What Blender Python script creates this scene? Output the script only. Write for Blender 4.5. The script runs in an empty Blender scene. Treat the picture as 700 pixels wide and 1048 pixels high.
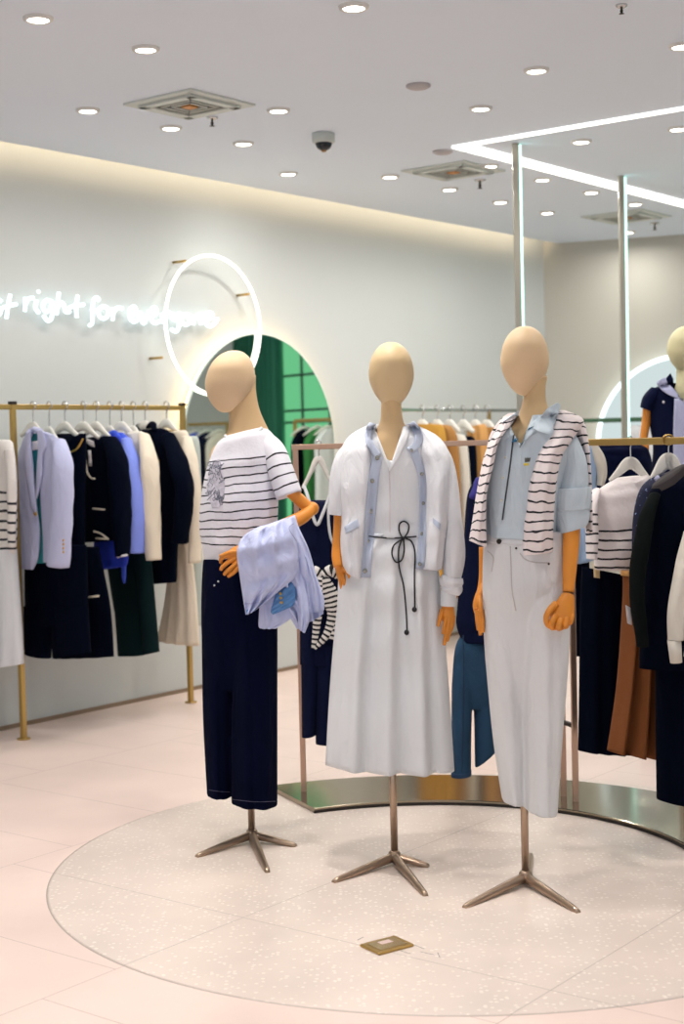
import bpy, math, random
from mathutils import Vector, Matrix
from mathutils.bvhtree import BVHTree
random.seed(7)
C = bpy.context.scene.collection
# ------------------------------------------------------------------ camera
F = 1520.0; HOR = 454.0; CAMH = 1.45
RO = math.atan(.024); PI = math.pi
PT = math.atan((524-HOR)*math.cos(RO)/F)
c_, s_ = math.cos(RO), math.sin(RO); cp, sp = math.cos(PT), math.sin(PT)
EX = Vector((c_, -s_*sp, -s_*cp)); EY = Vector((-s_, -c_*sp, -c_*cp)); FW = Vector((0, cp, -sp))
cam = bpy.data.cameras.new('camera'); co = bpy.data.objects.new('camera', cam); C.objects.link(co)
M = Matrix((EX, -EY, -FW)).transposed().to_4x4(); M.translation = (0, 0, CAMH)
co.matrix_world = M
cam.sensor_fit = 'VERTICAL'; cam.sensor_height = 36; cam.lens = F/1048*36
cam.dof.use_dof = True; cam.dof.focus_distance = 4.95; cam.dof.aperture_fstop = 3.2
cam.clip_end = 100
sc = bpy.context.scene; sc.camera = co
# ------------------------------------------------------------------ world, exposure, lights
vs = sc.view_settings; vs.view_transform = 'Standard'; vs.look = 'None'; vs.gamma = 1; vs.use_curve_mapping = False
vs.exposure = 0.39
w = bpy.data.worlds.new('world'); sc.world = w; w.use_nodes = True
w.node_tree.nodes['Background'].inputs[0].default_value = (.86, .93, 1, 1)
w.node_tree.nodes['Background'].inputs[1].default_value = 0.7
DOWN_W = 4.0       # watts of each downlight
NEAR_W = 4.9       # the ones over the front of the shop
NEON = 1.5
# ------------------------------------------------------------------ projection helpers
def ray(px, py): return FW*F + EX*(px-350.0) + EY*(py-524.0)
def PZ(px, py, z=0.0):
    r = ray(px, py); t = (z-CAMH)/r.z; return Vector((r.x*t, r.y*t, z))
U = Vector((.6142, .7892, 0)); Nn = Vector((.7892, -.6142, 0))
AW = math.atan2(U.y, U.x)            # direction along the left wall
AG = math.atan2(Nn.y, Nn.x)          # direction across it
def un(u, n, z=0.0): return U*u + Nn*n + Vector((0, 0, z))
class Fr:
    """vertical plane through a point: w runs across it, d is its depth direction"""
    def __init__(s, x, y, a=0.0):
        s.o = Vector((x, y, 0)); s.w = Vector((math.cos(a), math.sin(a), 0)); s.d = Vector((-math.sin(a), math.cos(a), 0))
    def P(s, px, py, off=0.0):
        r = ray(px, py); t = (s.o+s.d*off).dot(s.d)/r.dot(s.d)
        v = r*t; v.z += CAMH; return v
    def sc(s, px, py): return s.P(px, py).y/F    # metres per pixel
    def sh(s, off): return Fr(*(s.o+s.d*off).xy, math.atan2(s.w.y, s.w.x))
def railfr(px, n=-5.85, a=AG):
    r = ray(px, 440); r.z = 0; t = n/r.dot(Nn); p = r*t; return Fr(p.x, p.y, a)
# ------------------------------------------------------------------ materials
def lin(h):
    if isinstance(h, str): h = tuple(int(h[i:i+2], 16)/255 for i in (0, 2, 4))
    return tuple(x/12.92 if x <= .04045 else ((x+.055)/1.055)**2.4 for x in h)+(1,)
def nm(m): m.use_nodes = True; return m.node_tree.nodes, m.node_tree.links
def mat(name, col, rough=.6, metal=0, bump=0, bscale=200, spec=.5, var=0, vscale=8, sheen=0, det=3):
    m = bpy.data.materials.new(name); n, l = nm(m); b = n['Principled BSDF']; cc = lin(col)
    b.inputs['Base Color'].default_value = cc; b.inputs['Roughness'].default_value = rough
    b.inputs['Metallic'].default_value = metal; b.inputs['Specular IOR Level'].default_value = spec
    if sheen: b.inputs['Sheen Weight'].default_value = sheen
    tc = n.new('ShaderNodeTexCoord')
    if bump:
        t = n.new('ShaderNodeTexNoise'); t.inputs['Scale'].default_value = bscale; t.inputs['Detail'].default_value = det
        soft = bscale <= 30
        if soft:
            vm = n.new('ShaderNodeVectorMath'); vm.operation = 'MULTIPLY'; vm.inputs[1].default_value = (1, 1, .38); l.new(tc.outputs['Object'], vm.inputs[0]); l.new(vm.outputs[0], t.inputs['Vector'])
            t.inputs['Distortion'].default_value = .8
        else: l.new(tc.outputs['Object'], t.inputs['Vector'])
        bp = n.new('ShaderNodeBump'); bp.inputs['Strength'].default_value = min(1, bump*(2.2 if soft else 1)); bp.inputs['Distance'].default_value = .035 if soft else .02
        l.new(t.outputs[0], bp.inputs['Height']); l.new(bp.outputs[0], b.inputs['Normal'])
    if var:
        t2 = n.new('ShaderNodeTexNoise'); t2.inputs['Scale'].default_value = vscale; t2.inputs['Detail'].default_value = 4
        l.new(tc.outputs['Object'], t2.inputs['Vector'])
        mx = n.new('ShaderNodeMix'); mx.data_type = 'RGBA'
        mx.inputs[6].default_value = tuple(x*(1-var) for x in cc[:3])+(1,); mx.inputs[7].default_value = tuple(min(1, x*(1+var)) for x in cc[:3])+(1,)
        l.new(t2.outputs[0], mx.inputs[0]); l.new(mx.outputs[2], b.inputs['Base Color'])
    return m
def emat(name, col, st):
    m = bpy.data.materials.new(name); n, l = nm(m); n.clear()
    e = n.new('ShaderNodeEmission'); e.inputs[0].default_value = lin(col); e.inputs[1].default_value = st
    o = n.new('ShaderNodeOutputMaterial'); l.new(e.outputs[0], o.inputs[0]); return m
def math_(n, l, op, a, b=None, c=None):
    x = n.new('ShaderNodeMath'); x.operation = op
    for i, v in enumerate((a, b, c)):
        if v is None: continue
        if isinstance(v, (int, float)): x.inputs[i].default_value = v
        else: l.new(v, x.inputs[i])
    return x.outputs[0]
def stripes(name, base, line, period, width, v0=0, v1=9, bump=.15, wob=.004):
    """knitted stripes that follow the length (v in metres) of the cloth"""
    m = mat(name, base, .85, bump=bump, bscale=60); n, l = m.node_tree.nodes, m.node_tree.links
    uv = n.new('ShaderNodeUVMap'); sx = n.new('ShaderNodeSeparateXYZ'); l.new(uv.outputs[0], sx.inputs[0])
    t = n.new('ShaderNodeTexNoise'); t.inputs['Scale'].default_value = 14; tc = n.new('ShaderNodeTexCoord'); l.new(tc.outputs['Object'], t.inputs['Vector'])
    nz = math_(n, l, 'MULTIPLY', math_(n, l, 'SUBTRACT', t.outputs[0], .5), wob*4)
    v = math_(n, l, 'ADD', sx.outputs[1], nz)
    fr = math_(n, l, 'FRACT', math_(n, l, 'DIVIDE', math_(n, l, 'SUBTRACT', v, v0), period))
    a = math_(n, l, 'LESS_THAN', fr, width/period)
    a = math_(n, l, 'MULTIPLY', a, math_(n, l, 'GREATER_THAN', v, v0)); a = math_(n, l, 'MULTIPLY', a, math_(n, l, 'LESS_THAN', v, v1))
    mx = n.new('ShaderNodeMix'); mx.data_type = 'RGBA'; mx.inputs[6].default_value = lin(base); mx.inputs[7].default_value = lin(line)
    l.new(a, mx.inputs[0]); l.new(mx.outputs[2], n['Principled BSDF'].inputs['Base Color']); return m
WALL = mat('wall_paint', 'c6cbc9', .9, bump=.03, bscale=300, var=.02, vscale=2)
BWALL = mat('back_wall_paint', 'c0bfb5', .9, bump=.03, bscale=300, var=.02, vscale=2)
CEIL = mat('ceiling_paint', 'e0ebf8', .95, bump=.02, bscale=200, var=.01, vscale=2)
WHITE_T = mat('white_trim', 'd8d8d4', .5)
BRASS = mat('brass', 'b8995a', .32, .85); ROSE = mat('rose_metal', 'c2a28e', .28, .9)
BRONZE = mat('bronze_stand', 'b09a86', .3, .9); PLATE = mat('bronze_plate', '9c927f', .13, .95)
DMETAL = mat('dark_edge', '2a2420', .5, .4); CHROME = mat('silver', 'd0d0d0', .25, 1)
SKIN = mat('linen_head', 'dcc09a', .55, bump=.02, bscale=90); NECK = mat('linen_neck', 'd0b083', .6, bump=.02, bscale=90)
HEAD4 = mat('linen_green', 'd6cfa4', .6)
WOOD = mat('orange_wood', 'd9892c', .45, bump=.05, bscale=40, var=.14, vscale=14); JOINT = mat('wood_gap', '6a3a10', .6)
WHITEF = mat('white_cloth', 'dde0e4', .9, bump=.12, bscale=14); KNITW = mat('white_knit', 'e2e4e9', .92, bump=.18, bscale=22)
CREAM = mat('cream_cloth', 'e2d6c2', .9, bump=.2, bscale=12); PCREAM = mat('pale_cream', 'd9d4c8', .9, bump=.2, bscale=12)
NAVY = mat('navy_cloth', '0a1230', .92, bump=.18, bscale=14, spec=.12); BLACK = mat('black_cloth', '030818', .97, bump=.2, bscale=12, spec=.06)
DTROU = mat('ink_denim', '040922', .96, bump=.18, bscale=16, spec=.08, var=.3, vscale=6); DKGREEN = mat('dark_green_cloth', '0a1f22', .95, bump=.1, bscale=10, spec=.1)
LAV = mat('lavender_cloth', 'bcc0e0', .85, bump=.2, bscale=14); TEAL = mat('teal_lining', '2f6f96', .7, bump=.15, bscale=14)
JKT = mat('pale_blue_cloth', 'c3cbee', .8, bump=.3, bscale=16); CHAM = mat('chambray', '5d8fc6', .75, bump=.2, bscale=18)
SHIRT = mat('blue_grey_shirt', 'c4d2dc', .85, bump=.28, bscale=15); GREYB = mat('grey_blue_trim', 'bac4d8', .8, bump=.1, bscale=40)
ROYAL = mat('royal_blue', '3452cc', .8, bump=.2, bscale=12); ROYAL2 = mat('cornflower', '7f92ea', .8, bump=.2, bscale=12)
JEAN = mat('blue_denim', '173f5e', .85, bump=.15, bscale=60, var=.35, vscale=9); LBLUE = mat('light_blue', 'a9c6ea', .85, bump=.2, bscale=14)
MUST = mat('mustard', 'b98a34', .85, bump=.15, bscale=12); BROWN = mat('brown', 'a3743a', .85, bump=.15, bscale=12); TAN = mat('tan', 'cf9a5a', .85, bump=.15, bscale=12)
BROWN2 = mat('brown_skirt', '7a4418', .9, bump=.12, bscale=10); SAGE = mat('sage', 'b4bfb9', .85, bump=.1, bscale=12)
HANG = mat('hanger_white', 'e6e4dc', .4); GOLD = mat('gold', 'd8aa50', .3, .9); TAGM = mat('paper', 'ece7ea', .7); CORD = mat('black_cord', '15141a', .6)
GLOW_D = emat('downlight_glow', 'fff6ea', 9); GLOW_N = emat('neon_glow', 'e6fbff', NEON); GLOW_P = emat('led_glow', 'b8fff0', 2.0)
GLOW_W = emat('warm_led', 'ffd294', 9.0); GLOW_C = emat('cove_led', 'ffe0b8', 9); GLOW_S = emat('channel_led', 'fffaf0', 2.6); GLOW_R = emat('ring_glow', 'fffdf0', 2.4)
def mirror_m():
    m = mat('mirror_glass', 'e8f0e8', .02, 1); return m
MIRROR = mirror_m()
# ------------------------------------------------------------------ mesh building
def cr(p, n):
    """Catmull-Rom through tuples, n samples"""
    if len(p) == 1: return [p[0]]*n
    out = []; m = len(p)-1
    for i in range(n):
        t = i*m/(n-1); k = min(int(t), m-1); f = t-k
        a, b, c, d = p[max(k-1, 0)], p[k], p[k+1], p[min(k+2, m)]
        out.append(tuple(.5*(2*b[j]+(c[j]-a[j])*f+(2*a[j]-5*b[j]+4*c[j]-d[j])*f*f+(-a[j]+3*b[j]-3*c[j]+d[j])*f**3) for j in range(len(b))))
    return out
def lerpl(p, n):
    out = []; m = len(p)-1
    for i in range(n):
        t = i*m/(n-1); k = min(int(t), m-1); f = t-k
        out.append(tuple(p[k][j]*(1-f)+p[k+1][j]*f for j in range(len(p[k]))))
    return out
class MB:
    def __init__(s): s.v = []; s.f = []; s.uv = []; s.sm = []; s.mi = []
    def add(s, vs_, fs, uvs=None, smooth=True, mi=0):
        b = len(s.v); s.v += [Vector(x) for x in vs_]; s.uv += uvs if uvs else [(0, 0)]*len(vs_)
        for f in fs: s.f.append([b+i for i in f]); s.sm.append(smooth); s.mi.append(mi)
        return s
    def grid(s, rings, vv, cap=(1, 1), closed=True, mi=0):
        n = len(rings); m = len(rings[0]); vs_ = [p for r in rings for p in r]
        uvs = [(j/m, vv[i]) for i in range(n) for j in range(m)]; fs = []
        for i in range(n-1):
            for j in range(m if closed else m-1):
                k = (j+1) % m; fs.append((i*m+j, i*m+k, (i+1)*m+k, (i+1)*m+j))
        for e, q in ((0, cap[0]), (n-1, cap[1])):
            if q:
                c = sum((rings[e][j] for j in range(m)), Vector())/m; vs_.append(c); uvs.append((0, vv[e])); ci = len(vs_)-1
                for j in range(m):
                    k = (j+1) % m; fs.append((ci, e*m+k, e*m+j) if e == 0 else (ci, e*m+j, e*m+k))
        return s.add(vs_, fs, uvs, True, mi)
    def shell(s, fr, rows, depth, N=34, Mm=44, fold=None, off=0.0, cap=(1, 1), exp=1.0, vneck=None, mi=0, wr=0.0, v0=0):
        """closed lofted cloth form between a left and a right edge; rows = (xl, yl, xr, yr[, depth factor[, offset]])"""
        rows = [tuple(r)+(1.0, 0.0)[len(r)-4:] if len(r) < 6 else tuple(r) for r in rows]
        R = cr(rows, N); rings = []; vv = []; acc = v0; pc = None
        ph = [random.uniform(0, 6) for _ in range(4)]
        for i, (xl, yl, xr, yr, dm, of) in enumerate(R):
            t = i/(N-1); L = fr.P(xl, yl, off+of); Q = fr.P(xr, yr, off+of); c = (L+Q)/2; h = (Q-L)/2
            if pc is not None: acc += (c-pc).length
            pc = c; vv.append(acc); ring = []
            for j in range(Mm):
                a = 2*PI*j/Mm; ca, sa = math.cos(a), math.sin(a)
                x = math.copysign(abs(ca)**exp, ca); y = math.copysign(abs(sa)**exp, sa)
                dd = depth*max(dm, 0)*y
                if fold:
                    A, fq, g0, g1 = fold; g = g0+(g1-g0)*t
                    w_ = fq*x*PI+ph[0]+.6*math.sin(3*t+ph[1]); dd += A*g*math.sin(w_+.7*math.sin(w_))*(1-ca**6)
                if wr: dd += wr*math.sin(9*t+5*x+ph[2])*math.sin(17*t-4*x+ph[3])*(1-ca**6)
                ring.append(c+h*x+fr.d*dd)
            rings.append(ring)
        if vneck:                       # (centre px, half width px, top py, drop px): neckline opening on the camera side
            for ring in rings:
                for j, p in enumerate(ring):
                    if math.sin(2*PI*j/Mm) < .15:
                        cx, hw, ty, dr = vneck; a = fr.P(cx, ty, off); b = fr.P(cx+hw, ty, off); bt = fr.P(cx, ty+dr, off)
                        q = abs((p-a).dot(fr.w))/max((b-a).dot(fr.w), 1e-4)
                        if q < 1:
                            zl = bt.z+(a.z-bt.z)*q
                            if p.z > zl: ring[j] = Vector((p.x, p.y, zl))
        return s.grid(rings, vv, cap, mi=mi)
    def tube(s, pts, rad, ref=None, Mm=14, N=None, cap=(1, 1), mi=0, smooth=True, v0=0, wr=0):
        """pts world, rad = r or (in-plane r, depth r) per point; ref = depth direction"""
        rad = [(r, r) if not isinstance(r, tuple) else r for r in (rad if isinstance(rad, list) else [rad]*len(pts))]
        comb = [tuple(p)+r for p, r in zip(pts, rad)]
        if N is None: N = max(2, (len(pts)-1)*6+1) if len(pts) > 2 else 2
        comb = cr(comb, N) if smooth else comb
        P = [Vector(q[:3]) for q in comb]; ref = ref or Vector((0, 1, 0)); rings = []; vv = []; acc = v0
        B = None; wp = random.uniform(0, 6)
        for i, p in enumerate(P):
            T = (P[min(i+1, len(P)-1)]-P[max(i-1, 0)]).normalized()
            if i: acc += (p-P[i-1]).length
            A = T.cross(ref)
            if A.length < .15: A = T.cross(Vector((.3, .1, 1))) if B is None else B-T*B.dot(T)
            A.normalize()
            if B is not None and A.dot(B) < 0: A = -A
            B = A; D = A.cross(T).normalized(); vv.append(acc)
            ring = []; w0 = wr*min(1, 4*i/len(P), 1) if wr else 0
            for j in range(Mm):
                b_ = 2*PI*j/Mm; q_ = 1+w0*(math.sin(3*b_+7*acc+wp)*.5+math.sin(acc*(34+9*math.sin(b_+wp))+2*b_+wp)*.6)
                ring.append(p+A*(comb[i][3]*q_*math.cos(b_))+D*(comb[i][4]*q_*math.sin(b_)))
            rings.append(ring)
        return s.grid(rings, vv, cap, mi=mi)
    def ftube(s, fr, pts, rad, Mm=12, N=None, cap=(1, 1), mi=0, v0=0, wr=0):
        """tube from (px, py[, depth]) points, radii in px"""
        W = [fr.P(p[0], p[1], p[2] if len(p) > 2 else 0) for p in pts]; k = W[0].y/F
        rad = rad if isinstance(rad, list) else [rad]*len(pts)
        return s.tube(W, [tuple(x*k for x in (r if isinstance(r, tuple) else (r, r))) for r in rad], fr.d, Mm, N or (30 if wr else None), cap, mi, v0=v0, wr=wr)
    def box(s, c, h, a=0.0, bev=0.0, mi=0):
        """box centre c, half sizes h, turned by a about z; bevelled edges as extra rings"""
        X = Vector((math.cos(a), math.sin(a), 0)); Y = Vector((-math.sin(a), math.cos(a), 0)); Z = Vector((0, 0, 1)); c = Vector(c)
        b = min(bev or min(h)*.12, min(h)*.45); rs = []
        for z, k in ((-h[2], b), (-h[2]+b, 0), (h[2]-b, 0), (h[2], b)):
            hx, hy = h[0]-k, h[1]-k; e = b
            rs.append([c+X*x+Y*y+Z*z for x, y in ((hx, -hy+e), (hx, hy-e), (hx-e, hy), (-hx+e, hy), (-hx, hy-e), (-hx, -hy+e), (-hx+e, -hy), (hx-e, -hy))])
        n = len(s.f); s.grid(rs, [0]*4, mi=mi)
        for i in range(n, len(s.f)): s.sm[i] = False
        return s
    def bar(s, a, b, r1, r2, ref=(0, 0, 1), mi=0):
        """square bar from a to b; r1 across, r2 along ref"""
        a, b, ref = Vector(a), Vector(b), Vector(ref); T = (b-a).normalized(); A = T.cross(ref).normalized(); D = A.cross(T)
        rs = [[p+A*x*r1+D*y*r2 for x, y in ((1, -.8), (1, .8), (.8, 1), (-.8, 1), (-1, .8), (-1, -.8), (-.8, -1), (.8, -1))] for p in (a, b)]
        n = len(s.f); s.grid(rs, [0, 1], mi=mi)
        for i in range(n, len(s.f)): s.sm[i] = False
        return s
    def ball(s, c, r, mi=0, sx=(1, 1, 1), n=10):
        rs = []; c = Vector(c)
        for i in range(n+1):
            t = PI*(i+.001)/(n+.002); rs.append([c+Vector((r*sx[0]*math.sin(t)*math.cos(2*PI*j/16), r*sx[1]*math.sin(t)*math.sin(2*PI*j/16), r*sx[2]*math.cos(t))) for j in range(16)])
        return s.grid(rs, [0]*(n+1), mi=mi)
    def lathe(s, c, prof, ax=Vector((0, 0, 1)), Mm=32, mi=0, cap=(1, 1)):
        ax = ax.normalized(); X = ax.cross(Vector((.3, .2, 1) if abs(ax.z) < .9 else (1, 0, 0))).normalized(); Y = ax.cross(X); c = Vector(c)
        return s.grid([[c+ax*h+X*(r*math.cos(2*PI*j/Mm))+Y*(r*math.sin(2*PI*j/Mm)) for j in range(Mm)] for r, h in prof], [0]*len(prof), cap, mi=mi)
    def build(s, name, m, parent=None, loc=None):
        me = bpy.data.meshes.new(name)
        if loc is None:
            if parent is not None:
                loc = Vector(parent['_o']) if '_o' in parent else Vector()
            else:
                xs = [v.x for v in s.v]; ys = [v.y for v in s.v]; loc = Vector(((min(xs)+max(xs))/2, (min(ys)+max(ys))/2, min(v.z for v in s.v)))
        me.from_pydata([tuple(v-loc) for v in s.v], [], s.f)
        ul = me.uv_layers.new(name='UVMap'); k = 0
        for p in me.polygons:
            p.use_smooth = s.sm[p.index]; p.material_index = s.mi[p.index]
            for li in p.loop_indices: ul.data[li].uv = s.uv[me.loops[li].vertex_index]
        for q in (m if isinstance(m, list) else [m]): me.materials.append(q)
        o = bpy.data.objects.new(name, me); C.objects.link(o)
        if parent is not None: o.parent = parent; o['_o'] = tuple(loc)
        else: o.location = loc; o['_o'] = tuple(loc)
        return o
def fixn():
    import bmesh
    for me in bpy.data.meshes:
        b = bmesh.new(); b.from_mesh(me); bmesh.ops.recalc_face_normals(b, faces=b.faces); b.to_mesh(me); b.free()
def tag(o, label, cat, group=None, kind=None):
    if label: o['label'] = label
    if cat: o['category'] = cat
    if group: o['group'] = group
    if kind: o['kind'] = kind
    return o
def thing(name, loc, label, cat, group=None):
    o = bpy.data.objects.new(name, None); C.objects.link(o); o.location = loc; o['_o'] = tuple(loc); o.empty_display_size = .1
    return tag(o, label, cat, group)
def blend(o, vox=.006, it=4):
    m = o.modifiers.new('remesh', 'REMESH'); m.mode = 'VOXEL'; m.voxel_size = vox; m.use_smooth_shade = True
    m = o.modifiers.new('smooth', 'SMOOTH'); m.iterations = it; m.factor = .5; return o
def struct(name, b, m): o = b.build(name, m); o['kind'] = 'structure'; return o
# ------------------------------------------------------------------ room
H = 3.03
def quad(a, b, c, d): return MB().add([a, b, c, d], [(0, 1, 2, 3)], None, False)
UB = 10.64; NW = -6.14                      # back wall line, left wall line
def slab(u0, u1, n0, n1, z0, z1):
    m = MB(); m.add([un(u, n, z) for z in (z0, z1) for u, n in ((u0, n0), (u1, n0), (u1, n1), (u0, n1))],
        [(0, 1, 2, 3), (4, 5, 6, 7), (0, 1, 5, 4), (1, 2, 6, 5), (2, 3, 7, 6), (3, 0, 4, 7)], None, False); return m
# floor: large pale tiles, staggered
def floor_mat():
    m = mat('floor_tile', 'e9d9d2', .34, bump=.02, bscale=40); n, l = m.node_tree.nodes, m.node_tree.links
    g = n.new('ShaderNodeNewGeometry'); du = n.new('ShaderNodeVectorMath'); du.operation = 'DOT_PRODUCT'; du.inputs[1].default_value = U
    dn = n.new('ShaderNodeVectorMath'); dn.operation = 'DOT_PRODUCT'; dn.inputs[1].default_value = Nn
    l.new(g.outputs[0], du.inputs[0]); l.new(g.outputs[0], dn.inputs[0])
    nn = math_(n, l, 'DIVIDE', math_(n, l, 'ADD', dn.outputs['Value'], 3.03+10.8), 1.08)
    row = math_(n, l, 'FLOOR', nn); odd = math_(n, l, 'MODULO', row, 2.0)
    uu = math_(n, l, 'DIVIDE', math_(n, l, 'ADD', du.outputs['Value'], math_(n, l, 'MULTIPLY', odd, .27)), .535)
    uu = math_(n, l, 'ADD', uu, 10-2.815/.535-.27/.535)
    def line(x, p, w_):
        f = math_(n, l, 'FRACT', x); f = math_(n, l, 'ABSOLUTE', math_(n, l, 'SUBTRACT', f, .5)); return math_(n, l, 'GREATER_THAN', f, .5-w_/p)
    ln = math_(n, l, 'MAXIMUM', line(nn, 1.08, .0016), line(uu, .535, .0016))
    t = n.new('ShaderNodeTexNoise'); t.inputs['Scale'].default_value = 1.6; t.inputs['Detail'].default_value = 7; l.new(g.outputs[0], t.inputs['Vector'])
    r = n.new('ShaderNodeValToRGB'); r.color_ramp.elements[0].position = .3; r.color_ramp.elements[0].color = lin('dac6bd'); r.color_ramp.elements[1].position = .7; r.color_ramp.elements[1].color = lin('ebd6cc')
    l.new(t.outputs[0], r.inputs[0])
    mx = n.new('ShaderNodeMix'); mx.data_type = 'RGBA'; mx.inputs[7].default_value = lin('a8968e'); l.new(r.outputs[0], mx.inputs[6]); l.new(math_(n, l, 'MULTIPLY', ln, .75), mx.inputs[0])
    l.new(mx.outputs[2], n['Principled BSDF'].inputs['Base Color']); return m, (du, dn)
FLM, _ = floor_mat()
def terrazzo():
    m = mat('terrazzo', 'd2cac4', .34); n, l = m.node_tree.nodes, m.node_tree.links
    g = n.new('ShaderNodeNewGeometry')
    v = n.new('ShaderNodeTexVoronoi'); v.inputs['Scale'].default_value = 62; v.inputs['Randomness'].default_value = 1; l.new(g.outputs[0], v.inputs['Vector'])
    s = n.new('ShaderNodeSeparateColor'); l.new(v.outputs['Color'], s.inputs[0])
    chip = math_(n, l, 'MULTIPLY', math_(n, l, 'GREATER_THAN', s.outputs[0], .62), math_(n, l, 'LESS_THAN', v.outputs['Distance'], .36))
    t = n.new('ShaderNodeTexNoise'); t.inputs['Scale'].default_value = 2.5; t.inputs['Detail'].default_value = 6; l.new(g.outputs[0], t.inputs['Vector'])
    r = n.new('ShaderNodeValToRGB'); r.color_ramp.elements[0].position = .3; r.color_ramp.elements[0].color = lin('cfc2b9'); r.color_ramp.elements[1].position = .7; r.color_ramp.elements[1].color = lin('dfd0c6')
    l.new(t.outputs[0], r.inputs[0])
    mx = n.new('ShaderNodeMix'); mx.data_type = 'RGBA'; mx.inputs[7].default_value = lin('f4ebe0'); l.new(r.outputs[0], mx.inputs[6]); l.new(math_(n, l, 'MULTIPLY', chip, .55), mx.inputs[0])
    d1 = n.new('ShaderNodeVectorMath'); d1.operation = 'DOT_PRODUCT'; d1.inputs[1].default_value = Nn; l.new(g.outputs[0], d1.inputs[0])
    d2 = n.new('ShaderNodeVectorMath'); d2.operation = 'DOT_PRODUCT'; d2.inputs[1].default_value = U; l.new(g.outputs[0], d2.inputs[0])
    def near(o, x): return math_(n, l, 'LESS_THAN', math_(n, l, 'ABSOLUTE', math_(n, l, 'SUBTRACT', o, x)), .0017)
    a = math_(n, l, 'MAXIMUM', near(d1.outputs['Value'], -1.95), near(d1.outputs['Value'], -3.03)); a = math_(n, l, 'MAXIMUM', a, near(d2.outputs['Value'], 3.35))
    m2 = n.new('ShaderNodeMix'); m2.data_type = 'RGBA'; m2.inputs[7].default_value = lin('a09890'); l.new(mx.outputs[2], m2.inputs[6]); l.new(math_(n, l, 'MULTIPLY', a, .7), m2.inputs[0])
    l.new(m2.outputs[2], n['Principled BSDF'].inputs['Base Color']); return m
struct('floor', slab(-5, 11.2, -6.4, 5, -.1, 0), FLM)
DC = Vector((.35, 5.05, 0))
struct('trim_1', MB().lathe(DC, [(1.3715, -.01), (1.3715, .0010), (1.36, .0010)], Mm=128), mat('disc_joint', 'bdb1a8', .5)) 
struct('trim_2', MB().lathe(DC, [(1.367, -.01), (1.367, .0022), (1.36, .0022)], Mm=128), terrazzo())
struct('ceiling', slab(-5, 11.2, NW+.11, 5, H, H+.05), CEIL)
struct('trim_3', slab(-5, 11.2, NW-.2, 5, H+.22, H+.3), CEIL)          # slab above the cove
struct('wall_left', slab(-5, UB+.1, NW-.12, NW, 0, H+.24), WALL)
bd = (un(10.984, -5.07)-un(UB, NW)).normalized(); c0 = un(UB, NW); ba = math.atan2(bd.y, bd.x)
BWF = Fr(c0.x, c0.y, ba)
def bw(t, z, off=0): return c0+bd*t+Vector((0, 0, z))+BWF.d*off
def bslab(t0, t1, z0, z1, o0, o1):
    return MB().add([bw(t, z, o) for z in (z0, z1) for t, o in ((t0, o0), (t1, o0), (t1, o1), (t0, o1))],
        [(0, 1, 2, 3), (4, 5, 6, 7), (0, 1, 5, 4), (1, 2, 6, 5), (2, 3, 7, 6), (3, 0, 4, 7)], None, False)
struct('wall_back', bslab(0, 9.5, 0, H+.24, 0, .12), BWALL)
struct('wall_right', slab(1.0, 11.5, 4.5, 4.62, 0, H), WALL)
struct('baseboard_left', slab(-5, UB, NW, NW+.008, 0, .022), mat('baseboard', '8d7a66', .5, .3))
struct('baseboard_back', bslab(0, 9.5, 0, .03, -.01, 0), mat('baseboard_b', '9d8f80', .5))
# cove light above the edge of the ceiling
o = slab(-5, 10.5, NW+.15, NW+.19, H+.15, H+.17).build('cove_light', GLOW_C); tag(o, 'warm cove light tucked behind the ceiling edge along the left wall', 'light strip')
# green glazed panel and curtain at the far right of the back wall (seen in the round mirror)
GRN = mat('green_panel', '6fe09a', .5); DKF = mat('dark_frame', '1c3a30', .5)
g = emat('green_backlight', '8cf0b0', .55)
pw = bslab(2.6, 4.25, 0, 2.9, -.06, -.02).build('window_1', g); pw['kind'] = 'structure'
fm = MB()
for t in (2.6, 3.3, 3.8, 4.25): fm.bar(bw(t, 0, -.07), bw(t, 2.9, -.07), .012, .012, (1, 0, 0))
for z in (1.68, 1.8, 2.16, 2.9): fm.bar(bw(2.6, z, -.07), bw(4.25, z, -.07), .012, .012)
fo = fm.build('trim_4', DKF); fo['kind'] = 'structure'
cm = MB(); rs = []
for i in range(2):
    rs.append([bw(4.08+.92*j/120, .03+2.9*i, -.16+.055*math.sin(j*.55)+.01*math.sin(j*1.7)) for j in range(121)])
cm.grid([rs[0]+[p+BWF.d*.012 for p in reversed(rs[0])], rs[1]+[p+BWF.d*.012 for p in reversed(rs[1])]], [0, 1])
tag(cm.build('curtain', mat('curtain_green', '2f7a62', .8, bump=.1, bscale=30)), 'dark green floor-length curtain reflected in the round wall mirror', 'curtain')

# ------------------------------------------------------------------ ceiling fittings
def downlight(px, py, first=None, xy=None):
    p = PZ(px, py, H) if xy is None else Vector((xy[0], xy[1], H))
    if first:
        r = first.copy(); C.objects.link(r); r.location = p
        for ch in first.children: q = ch.copy(); C.objects.link(q); q.parent = r
        return r
    t = thing('downlight', p, None, 'ceiling light', 'round recessed downlights')
    MB().lathe(p, [(.038, -.001), (.040, -.012), (.047, -.014), (.054, -.010), (.056, 0)], cap=(0, 0)).build('rim', WHITE_T, t)
    MB().lathe(p, [(.041, -.0095), (.041, -.006)]).build('diffuser', GLOW_D, t)
    L = bpy.data.lights.new('downlight_lamp', 'AREA'); L.shape = 'DISK'; L.size = .09; L.energy = DOWN_W; L.color = (1, .95, .90); L.spread = math.radians(168)
    lo = bpy.data.objects.new('downlight_lamp', L); C.objects.link(lo); lo.parent = t; lo.location = (0, 0, -.018)
    return t
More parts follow.
